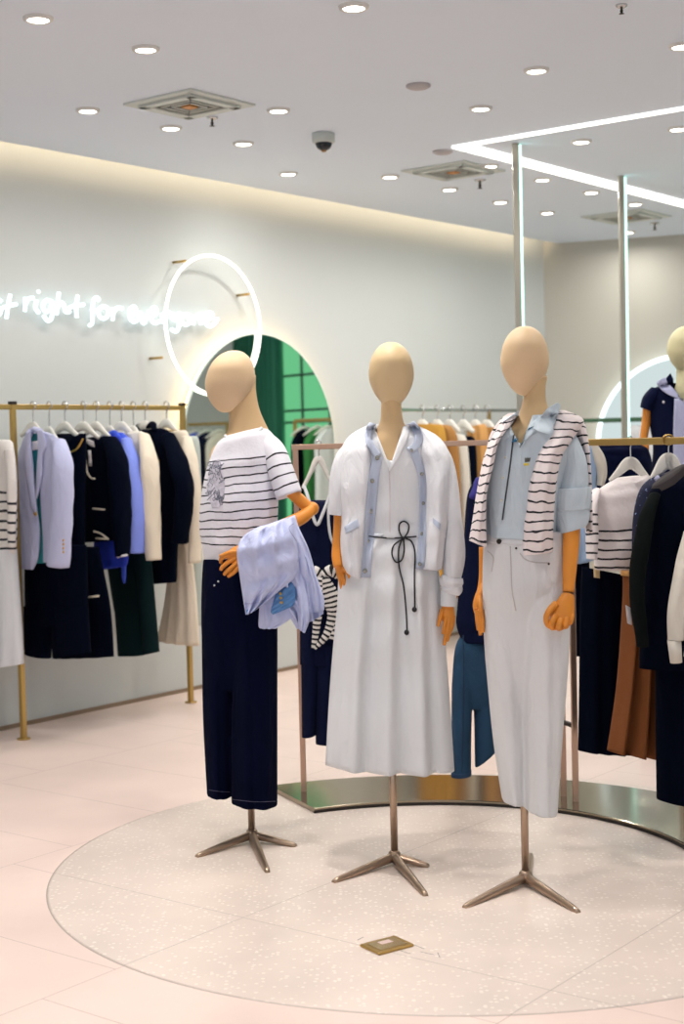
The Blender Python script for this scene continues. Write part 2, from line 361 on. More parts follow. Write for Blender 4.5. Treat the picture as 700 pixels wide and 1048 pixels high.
LS = [(39,18,'large downlight at the top left corner of the ceiling'),(149,49,'downlight between the top left one and the left air vent'),(90,112,'downlight nearest the left wall, left of the left air vent'),
 (175,130,'downlight just below the left air vent'),(285,112,'downlight right of the left air vent'),(249,146,'downlight left of the dome camera, nearer the wall'),
 (295,177,'downlight below the dome camera towards the left wall'),(362,6,'downlight cut by the top edge of the photo in the middle'),(549,71,'downlight high on the right, in front of the light channel'),
 (492,110,'downlight just in front of the corner of the light channel'),(595,144,'downlight inside the light channel corner beside the left lit column'),(399,180,'downlight left of the second air vent'),
 (460,193,'downlight behind the second air vent, left of the sprinkler'),(501,169,'downlight touching the light channel beside the second air vent'),(512,206,'downlight immediately left of the left lit column'),
 (555,183,'downlight right of the left lit column under the channel'),(560,217,'downlight farthest back right of the left lit column'),(605,196,'downlight between the two lit columns below the channel'),
 (650,208,'downlight right of the right lit column'),(643,237,'farthest downlight behind the right lit column near the back wall'),(694,131,'downlight inside the channel at the right edge of the photo'),(698,46,'downlight at the upper right edge of the photo')]
d0 = None
for x, y, lb in LS:
    o = downlight(x, y, d0); d0 = d0 or o; o['label'] = 'round white recessed '+lb
NL = bpy.data.lights.new('near_lamp', 'AREA'); NL.shape = 'DISK'; NL.size = .09; NL.energy = NEAR_W; NL.color = (1, .93, .86); NL.spread = math.radians(96)
for x, y in ((-2.4,1.6),(-.7,2.9),(.8,2.0),(2.0,3.2),(-1.0,.6),(1.3,.3),(-.15,3.75),(-2.0,3.9),(-.95,5.05),(.02,4.85),(3.2,5.2),(3.6,7.4),(4.4,9.0),(3.0,1.0),(1.5,4.5)):
    o = downlight(0, 0, d0, (x, y)); o['label'] = 'round white recessed downlight nearer the viewer, outside the picture'
    if y < 5.1:
        for ch in o.children:
            if ch.type == 'LIGHT': ch.data = NL
def disc_plate(px, py, lb):
    p = PZ(px, py, H); o = MB().lathe(p, [(.055, 0), (.055, -.008), (.04, -.016), (.001, -.018)]).build('ceiling_speaker', mat('grey_disc', 'b4b0b2', .6)); tag(o, lb, 'detector')
disc_plate(428, 87, 'flat grey ceiling disc in front of the second air vent'); disc_plate(453, 154.5, 'small grey ceiling disc right above the second air vent'); 
def vent(px, py, half, lb):
    p = PZ(px, py, H); t = thing('air_vent', p, lb, 'air vent', None); a = AW
    for k, (h, z) in enumerate(((half, .010), (half*.78, .022))):
        m = MB(); w_ = half*.1
        for dx, dy, hx, hy in ((h-w_, 0, w_, h), (-h+w_, 0, w_, h), (0, h-w_, h, w_), (0, -h+w_, h, w_)):
            m.box(p+U*dx+Nn*dy+Vector((0, 0, -z/2-.0)), (hx, hy, z/2), a)
        m.build('frame' if k == 0 else 'inner_frame', mat('vent_white', 'c9d0cb', .5), t)
    MB().box(p+Vector((0, 0, -.003)), (half*.7, half*.7, .002), a).build('backing', mat('vent_dark', '3f4a4a', .8), t)
    for q in (.58, .42, .26):
        m = MB(); h = half*q
        for dx, dy, hx, hy in ((h, 0, .008, h), (-h, 0, .008, h), (0, h, h, .008), (0, -h, h, .008)): m.box(p+U*dx+Nn*dy+Vector((0, 0, -.012)), (hx, hy, .006), a)
        m.build('louvre', mat('vent_slat', 'a9aba4', .5), t)
    MB().box(p+Vector((0, 0, -.014)), (half*.13, half*.13, .006), a).build('core', mat('vent_core', 'c98a4a', .6), t)
vent(194, 106, .215, 'square white louvred air vent near the left wall'); vent(464, 174, .22, 'square white louvred air vent left of the lit columns'); vent(641, 221, .24, 'farthest square air vent, stained, crossed by the right lit column')
def sprinkler(px, py, lb):
    p = PZ(px, py, H); k_ = min(1, p.y/9); t = thing('sprinkler', p, lb, 'sprinkler')
    MB().lathe(p, [(.036*k_, 0), (.034*k_, -.006), (.016*k_, -.012)]).build('escutcheon', CHROME, t)
    m = MB(); m.lathe(p, [(.007*k_, -.01), (.007*k_, -.03*k_), (.011*k_, -.034*k_), (.004*k_, -.05*k_)]); m.lathe(p, [(.014*k_, -.05*k_), (.016*k_, -.053*k_)]); m.build('head', DMETAL, t)
for x, y, lb in ((217,120,'small ceiling sprinkler beside the left air vent'),(491,184,'small ceiling sprinkler beside the second air vent'),(670,228,'small ceiling sprinkler near the back wall at right'),(636,5,'small ceiling sprinkler at the top right of the photo')): sprinkler(x, y, lb)
p = PZ(331, 136.5, H); t = thing('dome_camera', p, 'white dome security camera on the ceiling', 'camera')
MB().lathe(p, [(.055, 0), (.058, -.004), (.058, -.045), (.05, -.05)]).build('housing', mat('cam_white', 'c4ccc8', .5), t)
MB().lathe(p, [(.044, -.048), (.042, -.06), (.034, -.075), (.02, -.085), (.002, -.088)]).build('dome', mat('cam_dome', '0c1c26', .12), t)
MB().lathe(p+Vector((0, -.0, 0)), [(.014, -.084), (.012, -.093), (.001, -.094)]).build('lens', mat('lens', 'b08a50', .2, .6), t)
# light channel in the ceiling
t = thing('light_channel', un(6.76, -4.38, H), 'L-shaped glowing light channel in the ceiling behind the left column', 'ceiling light')
m = MB(); m.add(slab(6.74, 6.768, -4.40, 2.0, H-.012, H).v, slab(0,1,0,1,0,1).f, None, False); m.build('cross_channel', GLOW_S, t)
m = MB(); m.add(slab(6.74, 10.45, -4.44, -4.34, H-.012, H).v, slab(0,1,0,1,0,1).f, None, False); m.build('long_channel', GLOW_S, t)
# ------------------------------------------------------------------ lit columns
def column(px, py, lb):
    p = PZ(px, py, H); p.z = 0; t = thing('lit_column', p, lb, 'column light', 'floor-to-ceiling lit columns')
    r = .018; m = MB(); m.box(p+Vector((0, 0, H/2)), (r, r, H/2), 0, .003); m.build('post', mat('post_grey', 'a9a598', .35, .6), t)
    MB().box(p+Vector((r+.004, -.004, H/2)), (.006, r*.8, H/2-.01), 0, .001).build('led_strip', GLOW_P, t)
    MB().box(p+Vector((0, 0, .006)), (.05, .05, .006)).build('foot', BRONZE, t)
column(527.5, 147, 'slim lit column rising behind the right-hand front mannequin'); column(635.5, 180, 'slim lit column farther right with a cyan glow')
# ------------------------------------------------------------------ neon sign, neon ring, mirrors
NF = Fr(*un(5, NW+.05).xy, AW)
S1 = lambda L: [(x/5.833, 280+y/5.833) for x, y in L]
S2 = lambda L: [(110+x/5.833, 280+y/5.833) for x, y in L]
def oval(cx, cy, rx, ry): return [(cx+rx*math.cos(a*PI/6), cy+ry*math.sin(a*PI/6)) for a in range(13)]
LET = [[S1([(8,165),(-14,158),(-20,190),(4,215),(-4,245),(-30,240)])], [S1([(62,125),(48,190),(38,268)]), S1([(14,205),(60,190),(98,184)])],
 [S1([(150,142),(152,180),(148,225)]), S1([(152,185),(172,150),(200,145)])], [S1([(216,158),(212,205),(232,235)]), S1([(228,110),(234,106)])],
 [S1([(312,168),(275,160),(256,195),(275,228),(300,210),(312,168),(314,220),(306,268),(284,282),(260,250)])],
 [S1([(352,112),(344,180),(338,245)]), S1([(342,205),(366,172),(384,195),(392,228),(418,228)])], [S1([(464,130),(455,200),(458,262)]), S1([(415,202),(455,190),(500,185)])],
 [S1([(592,160),(575,142),(556,170),(552,240),(550,295),(532,310)]), S1([(545,215),(575,222),(590,228)])], [S1(oval(618, 232, 30, 36))], [S1([(668,205),(676,240),(672,280)]), S1([(676,235),(698,205),(730,208)])],
 [S2([(140,255),(170,235),(160,198),(135,215),(135,265),(160,288),(190,265)])], [S2([(192,225),(216,298),(246,225)])], [S2([(262,255),(292,235),(284,202),(262,220),(262,272),(285,296),(315,280)])],
 [S2([(325,235),(332,298)]), S2([(332,255),(348,228),(370,232)])], [S2([(382,235),(392,272),(415,270),(430,232)]), S2([(432,235),(428,305),(410,345),(382,332)])],
 [S2(oval(468, 275, 28, 30))], [S2([(515,250),(512,305)]), S2([(514,278),(535,248),(553,265),(560,305)])], [S2([(586,278),(622,262),(620,236),(596,240),(582,278),(602,312),(632,305),(658,268)])]]
t = thing('neon_sign', NF.P(110, 330), 'white handwritten neon lettering across the left wall above the clothes rail', 'neon sign')
for L in LET:
    m = MB()
    for st in L: m.ftube(NF, st, 2.0, Mm=10)
    m.build('letter', GLOW_N, t)
RF = NF.sh(-.05); p = RF.P(219.5, 333); rr = (RF.P(219.5, 262)-p).length; ax = Nn
t = thing('neon_ring', p-Vector((0, 0, rr)), 'white neon ring mounted on the left wall crossing the lettering', 'neon ring')
m = MB(); ring = [p+U*(rr*math.cos(a*PI/24))+Vector((0, 0, rr*math.sin(a*PI/24))) for a in range(49)]; m.tube(ring, .0085, Nn, N=145, cap=(0, 0)); m.build('ring_tube', GLOW_R, t)
for x, y in ((190,267),(166,366),(255,301)):
    q = RF.P(x, y); MB().tube([q, q-Nn*.1], .008, Vector((0, 0, 1)), N=2).build('bracket', BRASS, t); 
def round_mirror(c, r, nrm, name_lb, led, rim, off=.05):
    t = thing('round_mirror', c-Vector((0, 0, r)), name_lb, 'mirror')
    MB().lathe(c, [(r, 0), (r, .012), (r-.002, .014), (r-.006, .014), (r-.012, .014)], nrm, 96, cap=(1, 1)).build('glass', MIRROR, t)
    MB().lathe(c, [(r-.03, -.002), (r-.03, -off+.002)], nrm, 64, cap=(0, 1)).build('backing', WHITE_T, t)
    MB().lathe(c, [(r-.028, -.012), (r-.012, -.012), (r-.012, -.03), (r-.028, -.03)], nrm, 96, cap=(0, 0)).build('halo_light', led, t)
    if rim: MB().lathe(c, [(r-.034, .0145), (r+.002, .0145), (r+.004, -.01), (r-.0, -.012)], nrm, 96, cap=(0, 0)).build('lit_rim', rim, t)
    else: MB().lathe(c, [(r-.004, .0145), (r+.002, .0145), (r+.003, .0), (r, 0)], nrm, 96, cap=(0, 0)).build('rim', mat('pale_rim', 'd8e8dc', .3), t)
mf = Fr(*un(5, NW+.07).xy, AW); mc = mf.P(268, 460); mr = (mf.P(268, 342)-mc).length
round_mirror(mc, mr, Nn, 'large round backlit mirror on the left wall behind the mannequins', GLOW_W, None)
mf = Fr(*bw(1, 0, -.07).xy, ba); mc = mf.P(700, 452); mr = (mf.P(700, 362)-mc).length
round_mirror(mc, mr, -BWF.d, 'round mirror with a bright white rim on the back wall', GLOW_S, GLOW_N)
# ------------------------------------------------------------------ helpers for clothes and hangers
def part(name, m, mt, t): return m.build(name, mt, t)
def base(fr, px, py, z=0):
    v = fr.P(px, py); return Vector((v.x, v.y, v.z if z is None else z))
def hanger(fr, cx, cy, hw, dr, hy, lb, group, m=HANG, thick=4.5):
    """clothes hanger: centre px, half width, drop of the shoulders, y of the rail"""
    t = thing('clothes_hanger', fr.P(cx, cy+dr), lb, 'hanger', group)
    b = MB(); b.ftube(fr, [(cx-hw, cy+dr), (cx-hw*.55, cy+dr*.5), (cx-hw*.2, cy+dr*.08), (cx, cy), (cx+hw*.2, cy+dr*.08), (cx+hw*.55, cy+dr*.5), (cx+hw, cy+dr)],
        [(2, 1.5), (thick*.7, 1.6), (thick, 1.7), (thick*1.1, 1.7), (thick, 1.7), (thick*.7, 1.6), (2, 1.5)], N=26); b.build('shoulders', m, t)
    h = MB(); h.ftube(fr, [(cx, cy-1), (cx+.4, cy-5), (cx+.3, hy+5), (cx+2.6, hy), (cx+2, hy-4), (cx-1, hy-5), (cx-2.2, hy-2)], .75, Mm=8); h.build('hook', CHROME, t)
    return t
def btn(t, fr, px, py, r, off, m, name='button'):
    c = fr.P(px, py, off); k = c.y/F
    return MB().lathe(c, [(r*k, 0), (r*k, .003), (r*k*.6, .005), (.0002, .004)], -fr.d, 12).build(name, m, t)
def cloth(name, lb, cat, group, fr, cx, cy):
    return thing(name, fr.P(cx, cy), lb, cat, group)
# ------------------------------------------------------------------ left clothes rail
pa = un(4.861, -5.85); pb = un(6.076, -5.85); RZ = 1.672
t = thing('clothes_rail', pa, 'brass clothes rail standing along the left wall under the neon lettering', 'clothes rail')
for q in (pa, pb, un(3.5, -5.85)):
    MB().box(q+Vector((0, 0, RZ/2+.01)), (.013, .013, RZ/2+.01), AW, .002).build('post', BRASS, t)
    MB().lathe(q, [(.034, 0), (.034, .006), (.03, .008)]).build('foot', BRASS, t)
MB().bar(un(3.5, -5.85, RZ), un(6.076, -5.85, RZ), .009, .013).build('rail', BRASS, t)
for q in (pa, pb): MB().box(q+Vector((0, 0, RZ+.02)), (.016, .016, .008), AW).build('cap', DMETAL, t)
g = 'clothes on the left rail'; gh = 'white hangers on the left rail'
def gfr(px): return railfr(px)
hl = [(33.5,436,12,10,'white hanger inside the lavender blazer'),(50,441,8,8,'half-hidden white hanger behind the lavender blazer'),(66,436,16,12,'white hanger above the black cardigan with the gold edge'),(85,436,16,12,'white hanger right of the black cardigan hanger'),(98,436,14,11,'white hanger over the black trimmed jacket'),
 (124,436,15,11,'white hanger holding the cream jumper'),(148,435,12,8,'white hanger in the collar of the black coat'),(170,433,12,9,'white hanger holding the long cream dress'),(136,440,8,6,'half-hidden white hanger behind the cream jumper'),(112,440,8,6,'half-hidden white hanger behind the black trimmed jacket')]
for x, y, hw, dr, lb in hl: hanger(gfr(x), x, y, hw, dr, 416, lb, gh)
# striped dress left of the post
f = gfr(2); t = cloth('dress', 'white dress with navy striped bodice cut by the left edge of the photo', 'dress', None, f, 2, 688)
ST0 = stripes('fine_stripes', 'e4dfda', '20222e', .047, .012, .26, .78)
part('bodice', MB().shell(f, [(-12,452,4,450,.6),(-24,458,12,456),(-26,500,16,500),(-24,560,15,560),(-22,566,14,566)], .055, wr=.006), ST0, t)
part('skirt', MB().shell(f, [(-22,562,14,562),(-26,600,17,600),(-30,650,20,648),(-32,688,21,680)], .07, fold=(.022, 5, .2, 1)), WHITEF, t)
part('sleeve', MB().ftube(f, [(9,460,-.03),(12,500,-.04),(12,560,-.04)], [5,5,4], Mm=30, wr=.07), ST0, t)
# lavender blazer and trousers
f = gfr(33); t = cloth('blazer', 'lavender blazer with teal lining and gold buttons beside the brass post', 'blazer', g, f, 40, 582)
part('lining', MB().shell(f, [(26,445,44,443,.5),(24,470,58,466),(25,520,60,520),(26,576,58,576)], .04, off=.01), mat('lining', '1f7f86', .7, bump=.1), t)
part('left_front', MB().shell(f, [(24,450,31,443,.5),(19,470,33,470),(17,520,38,520),(18,540,40.5,545),(19,570,39,570),(22,582,34,583,.7)], .022, off=-.045, wr=.003), LAV, t)
part('right_front', MB().shell(f, [(40,440,56,446,.6),(40,460,64,460),(41,500,64,500),(44,545,64,545),(45,575,62,577)], .022, off=-.045, wr=.003), LAV, t)
part('lapel', MB().shell(f, [(26,446,31,441,.4),(25,465,31,462),(27,490,34,488),(31,512,37,516),(35,526,37.5,527,.3)], .008, off=-.07), LAV, t)
part('lapel', MB().shell(f, [(38,441,43,440,.4),(39,458,48,456),(38,475,44,466),(37,495,43,488),(36,512,38,510,.3)], .008, off=-.07), LAV, t)
part('collar', MB().ftube(f, [(29,446,-.03),(34,440,0),(40,441,-.03)], [(3,4)]*3), LAV, t)
part('sleeve', MB().ftube(f, [(60,452,-.05),(64.5,475,-.075),(64,520,-.085),(59,579,-.085)], [(6,8),(8,12),(9.5,12),(12,12)], Mm=30, wr=.07), LAV, t)
part('brand_label', MB().shell(f, [(33,452,39,451),(33,461,39,460)], .003, off=-.035, N=4), TAGM, t)
btn(t, f, 36.5, 526, 2.2, -.075, GOLD)
for y in (553, 557, 561, 565): btn(t, f, 65, y, 1.3, -.15, GOLD)
f = gfr(40); t = cloth('trousers', 'black wide-leg trousers hanging beneath the lavender blazer', 'trousers', g, f, 50, 672)
m = MB(); m.shell(f, [(26,560,88,558),(26,600,89,600),(27,640,90,640)], .05, fold=(.008,3,.5,1)); m.shell(f, [(26,620,52,620),(27,668,50.5,674)], .05); m.shell(f, [(53,620,89,620),(55,674,92,668)], .05); part('legs', m, BLACK, t)
# black cardigan with gold edge
f = gfr(66); t = cloth('cardigan', 'black cardigan with a thin gold neckline on the left rail', 'cardigan', g, f, 80, 600)
part('body', MB().shell(f, [(54,444,84,446,.5),(50,452,87,450),(50,520,86,520),(50,600,86,600)], .05, vneck=(70,14,444,16), wr=.005), BLACK, t)
part('neck_trim', MB().ftube(f, [(64,462,-.055),(71,463,-.06),(79,459,-.055),(85,449,-.04)], .8, Mm=8), GOLD, t)
part('brand_label', MB().shell(f, [(66,455,75,454),(66,458,75,457)], .003, off=-.02, N=4), TAGM, t)
part('crest', MB().shell(f, [(70,477,73,477),(70,482,73,482)], .003, off=-.055, N=4), GOLD, t)
f = gfr(76); t = cloth('long_skirt', 'long black skirt hanging behind the gold-edged black cardigan', 'skirt', g, f, 80, 672)
part('skirt_body', MB().shell(f, [(58,560,100,560),(58,620,112,620),(56,674,116,672)], .05, fold=(.01,4,.3,1)), BLACK, t)
part('pocket_piping', MB().ftube(f, [(87,611.5,-.07),(101,610,-.07)], 1.0, Mm=8), CREAM, t)
# black jacket with cream trims
f = gfr(98); t = cloth('jacket', 'black collarless jacket edged with cream piping and pockets', 'jacket', g, f, 105, 590)
part('body', MB().shell(f, [(90,448,112,446,.5),(86,456,122,453),(85,500,126,500),(86,548,124,546),(88,555,122,553)], .05, wr=.005), BLACK, t)
part('front_piping', MB().ftube(f, [(88,450,-.06),(87,462,-.08),(89,482,-.085),(93,489,-.085),(97,490,-.085)], 1.0, Mm=8), CREAM, t)
for a in ([(95,520.5),(107,521.5)], [(96,544),(103,546),(111,552)], [(98,551),(110,551.5)]):
    part('pocket_piping', MB().ftube(f, [q+(-.085,) for q in a], 1.0, Mm=8), CREAM, t)
part('sleeve', MB().ftube(f, [(114,452,-.03),(121,475,-.06),(124,520,-.07),(125,569,-.07)], [(7,9),(9,12),(9,12),(6,9)], Mm=30, wr=.07), BLACK, t)
part('cuff_edge', MB().ftube(f, [(120,570,-.1),(130,568,-.09)], 1.1, Mm=8), TAGM, t)
part('price_tag', MB().shell(f, [(89,449,96,452),(90,455,97,458)], .003, off=-.09, N=4), TAGM, t); part('price_tag', MB().shell(f, [(90,461,93,461),(91,477,94,477)], .003, off=-.09, N=4), TAGM, t)
f = gfr(107); t = cloth('shirt', 'deep blue shirt showing below the black piped jacket', 'shirt', g, f, 112, 584)
part('body', MB().shell(f, [(106,446,122,446,.5),(98,470,136,468),(97,540,132,540),(97,570,130,576),(99,584,124,580)], .04, wr=.008), mat('deep_blue', '1a38c0', .8, bump=.1), t)
part('shirt_tail', MB().shell(f, [(124,575,129,572),(125,590,128.5,590),(126,597,128,597,.3)], .01), ROYAL, t)
f = gfr(114); t = cloth('shirt', 'bright blue shirt with a cornflower sleeve left of the cream jumper', 'shirt', g, f, 135, 567)
part('body', MB().shell(f, [(109,442,126,443,.5),(112,460,136,458),(112,500,140,500),(112,560,142,560)], .045), ROYAL, t)
part('collar', MB().ftube(f, [(110,447,-.04),(117,444,-.02),(122,450,-.05)], [(3,2),(4,3),(3,2)]), ROYAL, t)
part('sleeve', MB().ftube(f, [(129,450,-.03),(136,480,-.06),(140,520,-.07),(138,565,-.07)], [(5,6),(7,11),(8,11),(9,11)], Mm=30, wr=.07), ROYAL2, t)
f = gfr(124); t = cloth('jumper', 'cream long-sleeved jumper left of the black short coat', 'jumper', g, f, 145, 573)
part('body', MB().shell(f, [(115,443,140,441,.5),(112,452,150,449),(118,500,152,500),(128,560,152,560)], .05, vneck=(127,11,442,9), wr=.006), PCREAM, t)
part('sleeve', MB().ftube(f, [(147,446,-.02),(153,475,-.06),(155,520,-.07),(157,573,-.07)], [(5,7),(7,11),(7.5,11),(6.5,9)], Mm=30, wr=.07), CREAM, t)
f = gfr(132); t = cloth('trousers', 'dark green-black pressed trousers in the middle of the left rail', 'trousers', g, f, 140, 670)
m = MB(); m.shell(f, [(108,560,144,558),(114,600,150,600),(118,625,153,625)], .05); m.shell(f, [(117,610,150,610),(122,671,146,671)], .045); m.shell(f, [(137,555,151,552),(144,610,156,610),(149,670,161,667)], .045, off=-.02); part('legs', m, DKGREEN, t)
f = gfr(148); t = cloth('coat', 'short black coat with a small gold badge near the right post', 'coat', g, f, 165, 597)
part('body', MB().shell(f, [(148,440,164,438,.5),(143,448,174,446),(146,500,186,495),(148,560,181,560),(149,598,179,596)], .055, vneck=(148,9,438,7), wr=.006), BLACK, t)
part('collar', MB().ftube(f, [(140,441,-.03),(143,437,.02),(150,440,.03),(156,434,-.02),(158,441,-.05)], [(2,3),(3,4),(3,4),(3,4),(2,3)]), BLACK, t)
part('sleeve', MB().ftube(f, [(172,446,-.02),(183,475,-.06),(189,505,-.07),(184,555,-.06)], [(6,8),(8,12),(7.5,12),(7,10)], Mm=30, wr=.07), BLACK, t)
part('badge', MB().shell(f, [(158,470.5,163,471),(158,476,162,476),(159,481,160.5,481)], .004, off=-.065, N=8), GOLD, t)
f = gfr(170); t = cloth('dress', 'long cream dress at the right end of the left rail', 'dress', g, f, 185, 662)
part('body', MB().shell(f, [(166,443,184,441,.5),(162,452,192,446),(168,500,194,500),(174,560,195,560),(170,610,200,610),(161,655,203,661)], .05, fold=(.012,4,.1,1)), CREAM, t)
part('sleeve', MB().ftube(f, [(191,448,-.02),(195,475,-.06),(199,520,-.07),(199,576,-.07)], [(4,6),(6,10),(6,10),(4.5,8)], Mm=30, wr=.07), CREAM, t)
part('collar_lining', MB().shell(f, [(166,441,182,440),(168,446,180,446)], .03, N=5), BRASS, t)
f = gfr(181); t = cloth('dress', 'sage grey dress beside the right post of the left rail', 'dress', g, f, 200, 640)
part('body', MB().shell(f, [(188,448,198,446,.5),(184,460,203,458),(186,540,205,540),(186,640,207,640)], .05, fold=(.01,3,.1,1)), SAGE, t)

# ------------------------------------------------------------------ back rail with brown coats
t = thing('clothes_rail', un(8.1, -5.85), 'silvery clothes rail by the left wall behind the middle mannequin', 'clothes rail')
MB().bar(un(8.0, -5.85, 1.668), un(9.9, -5.85, 1.668), .009, .012).build('rail', CHROME, t)
for u_ in (8.02, 9.3, 9.88): MB().box(un(u_, -5.85, .84), (.012, .012, .84), AW, .002).build('post', BRASS, t)
g = 'coats on the back rail'
def coat(px, rows, mt, lb, fold=(.01,3,.2,1), nm_='coat', off=0):
    f = railfr(px); t = tag(MB().shell(f, rows, .05, fold=fold, wr=.006, off=off).build(nm_, mt), 'hanging '+lb, 'coat', g)
    hanger(f, px, 434, 11, 8, 420, 'white hanger holding the '+lb, 'white hangers on the back rail'); return t
coat(432, [(424,436,444,437,.5),(420,446,456,446),(424,560,462,560),(424,625,464,620)], MUST, 'mustard coat right of the middle mannequin')
coat(447, [(440,436,452,434,.5),(436,444,468,451),(440,560,472,560),(440,610,472,612)], BROWN, 'brown coat with a sloping shoulder next to the mustard one')
coat(460, [(455,446,470,448,.5),(450,452,478,456),(456,560,484,560),(456,600,486,605)], PCREAM, 'pale cream coat behind the brown one')
coat(474, [(476,446,483,447,.5),(474,452,486,456),(474,500,488,500),(476,540,488,540)], BLACK, 'narrow black top between the tan coats')
coat(486, [(482,440,490,436,.5),(478,450,499,446),(476,560,502,560),(478,610,502,612)], TAN, 'tan coat left of the striped jumper')
coat(498, [(494,440,505,438,.5),(490,448,514,450),(492,560,516,560),(492,600,516,605)], BROWN, 'camel coat closest to the striped jumper')
# rail on the back wall at right
t = thing('clothes_rail', bw(.2, 0, -.3), 'dark green-brown rail along the back wall by the rimmed mirror', 'clothes rail')
MB().bar(bw(.1, 1.585, -.3), bw(2.2, 1.585, -.3), .01, .016).build('rail', mat('green_bronze', '4a6a50', .35, .8), t)
for q in (.12, 2.18): MB().box(bw(q, .79, -.3), (.012, .012, .79), ba).build('post', BRASS, t)
wf = Fr(*bw(1, 0, -.3).xy, ba)
for x, mt, lb in ((652, WHITEF, 'white top on the back wall rail, right'), (667, WHITEF, 'white top hanging behind the navy polo dress')):
    tag(MB().shell(wf, [(x-5,437,x+5,437,.5),(x-9,443,x+9,443),(x-9,520,x+9,520)], .06, wr=.01).build('top', mt), lb, 'top', 'tops on the back wall rail')

# rails beyond the right edge, seen in the round mirror
def far_rail(n0, n1, items, lb):
    t = thing('clothes_rail', un(10.1, (n0+n1)/2), lb, 'clothes rail')
    MB().bar(un(10.1, n0, 1.66), un(10.1, n1, 1.66), .012, .014).build('rail', BRASS, t)
    for q in (n0, n1): MB().box(un(10.1, q, .83), (.013, .013, .83), AW).build('post', BRASS, t)
    for k, (q, mt, z0, nm2, lb2) in enumerate(items):
        c = un(10.1, q); m = MB(); rings = []; zs = [1.58, 1.54, 1.45, 1.2, .95, z0]; hw = [.05, .12, .19, .19, .2, .21]
        for (z,), (h,) in zip(cr([(z,) for z in zs], 20), cr([(h,) for h in hw], 20)):
            rings.append([c+U*(h*math.cos(2*PI*j/28))+Nn*(.05*math.sin(2*PI*j/28)+.008*math.sin(9*math.cos(2*PI*j/28)))+Vector((0, 0, z)) for j in range(28)])
        m.grid(rings, [0]*20); tag(m.build(nm2, mt), lb2, nm2.replace('_', ' '))
        h = thing('clothes_hanger', c+Vector((0, 0, 1.55)), 'white hanger of the '+lb2, 'hanger')
        MB().tube([c-U*.19+Vector((0, 0, 1.53)), c+Vector((0, 0, 1.6)), c+U*.19+Vector((0, 0, 1.53))], [.006, .014, .006], Nn).build('shoulders', HANG, h)
        MB().tube([c+Vector((0, 0, 1.6)), c+Vector((0, 0, 1.66)), c+Nn*.02+Vector((0, 0, 1.68)), c+Nn*.035+Vector((0, 0, 1.655))], .003).build('hook', CHROME, h)
far_rail(-2.95, -2.1, [(-2.85, PCREAM, .8, 'shirt', 'cream shirt reflected at the left side of the round mirror'), (-2.7, NAVY, .7, 'jacket', 'navy jacket reflected at the left side of the round mirror'), (-2.55, ROYAL, .8, 'shirt', 'blue shirt reflected at the left side of the round mirror'),
    (-2.4, SAGE, .7, 'shirt', 'sage shirt reflected at the far left of the round mirror'), (-2.22, NAVY, .7, 'jacket', 'navy jacket reflected at the far left rim of the round mirror')], 'brass rail reflected at the left side of the round mirror')
far_rail(-4.25, -3.75, [(-4.12, WHITEF, .8, 'blouse', 'white blouse reflected at the right side of the round mirror'), (-4.0, mat('leaf_green', '2f7a3c', .8), .8, 'shirt', 'green shirt reflected at the right side of the round mirror'), (-3.86, BLACK, .7, 'dress', 'black dress reflected at the right side of the round mirror')], 'brass rail reflected at the right side of the round mirror')
# ------------------------------------------------------------------ curved display stand
PC = Vector((.265, 4.934, 0)); t = thing('display_stand', PC+Vector((0, 1.15, 0)), 'bronze display stand with a curved mirror-bright base behind the mannequins', 'display stand')
R0, R1 = .93, 1.385; rs = [[], [], [], []]; m = MB(); rings = []
A0, A1 = math.radians(115.5), math.radians(-32)
for i in range(90):
    a = A0+(A1-A0)*i/89; e = Vector((math.cos(a), math.sin(a), 0))
    rings.append([PC+e*r+Vector((0, 0, z)) for r, z in ((R0, .003), (R0, .020), (R0+.003, .022), (R1-.003, .022), (R1, .020), (R1, .003))])
n0 = len(m.f); m.grid(rings, [0]*90)
for i in range(n0, len(m.f)): m.sm[i] = False
m.build('base_plate', PLATE, t)
m = MB(); rings = []
for i in range(90):
    a = A0+.004+(A1-A0-.008)*i/89; e = Vector((math.cos(a), math.sin(a), 0))
    rings.append([PC+e*r+Vector((0, 0, z)) for r, z in ((R0-.004, .003), (R0-.004, .013), (R0-.0, .013), (R0, .003))])
n0 = len(m.f); m.grid(rings, [0]*90)
for i in range(n0, len(m.f)): m.sm[i] = False
m.build('edge_strip', DMETAL, t)
PA, PB, PB2, PE = Vector((-.185, 6.069, 0)), Vector((.859, 5.881, 0)), Vector((.893, 5.79, 0)), Vector((1.42, 4.75, 0))
RH = 1.44
for q in (PA, PB, PB2, PE):
    MB().box(q+Vector((0, 0, RH/2+.01)), (.0115, .0115, RH/2-.008), 0, .002).build('post', ROSE, t)
MB().bar(PA+Vector((-.012, 0, RH)), PB+Vector((.01, 0, RH)), .011, .011).build('rail', ROSE, t)
MB().bar(PB2+Vector((0, 0, RH-.008)), PE+Vector((0, 0, RH-.008)), .013, .013).build('rail', BRASS, t)
MB().bar(PB+Vector((0, 0, .32)), PB2+Vector((0, 0, .32)), .008, .008).build('spacer', DMETAL, t)
def arail(px):
    r = ray(px, 450); r.z = 0; d = PB-PA; k = Vector((d.y, -d.x, 0)); tt = PA.dot(k)/r.dot(k); return r*tt
def brail(px):
    r = ray(px, 450); r.z = 0; d = PE-PB2; k = Vector((d.y, -d.x, 0)); tt = PB2.dot(k)/r.dot(k); return r*tt
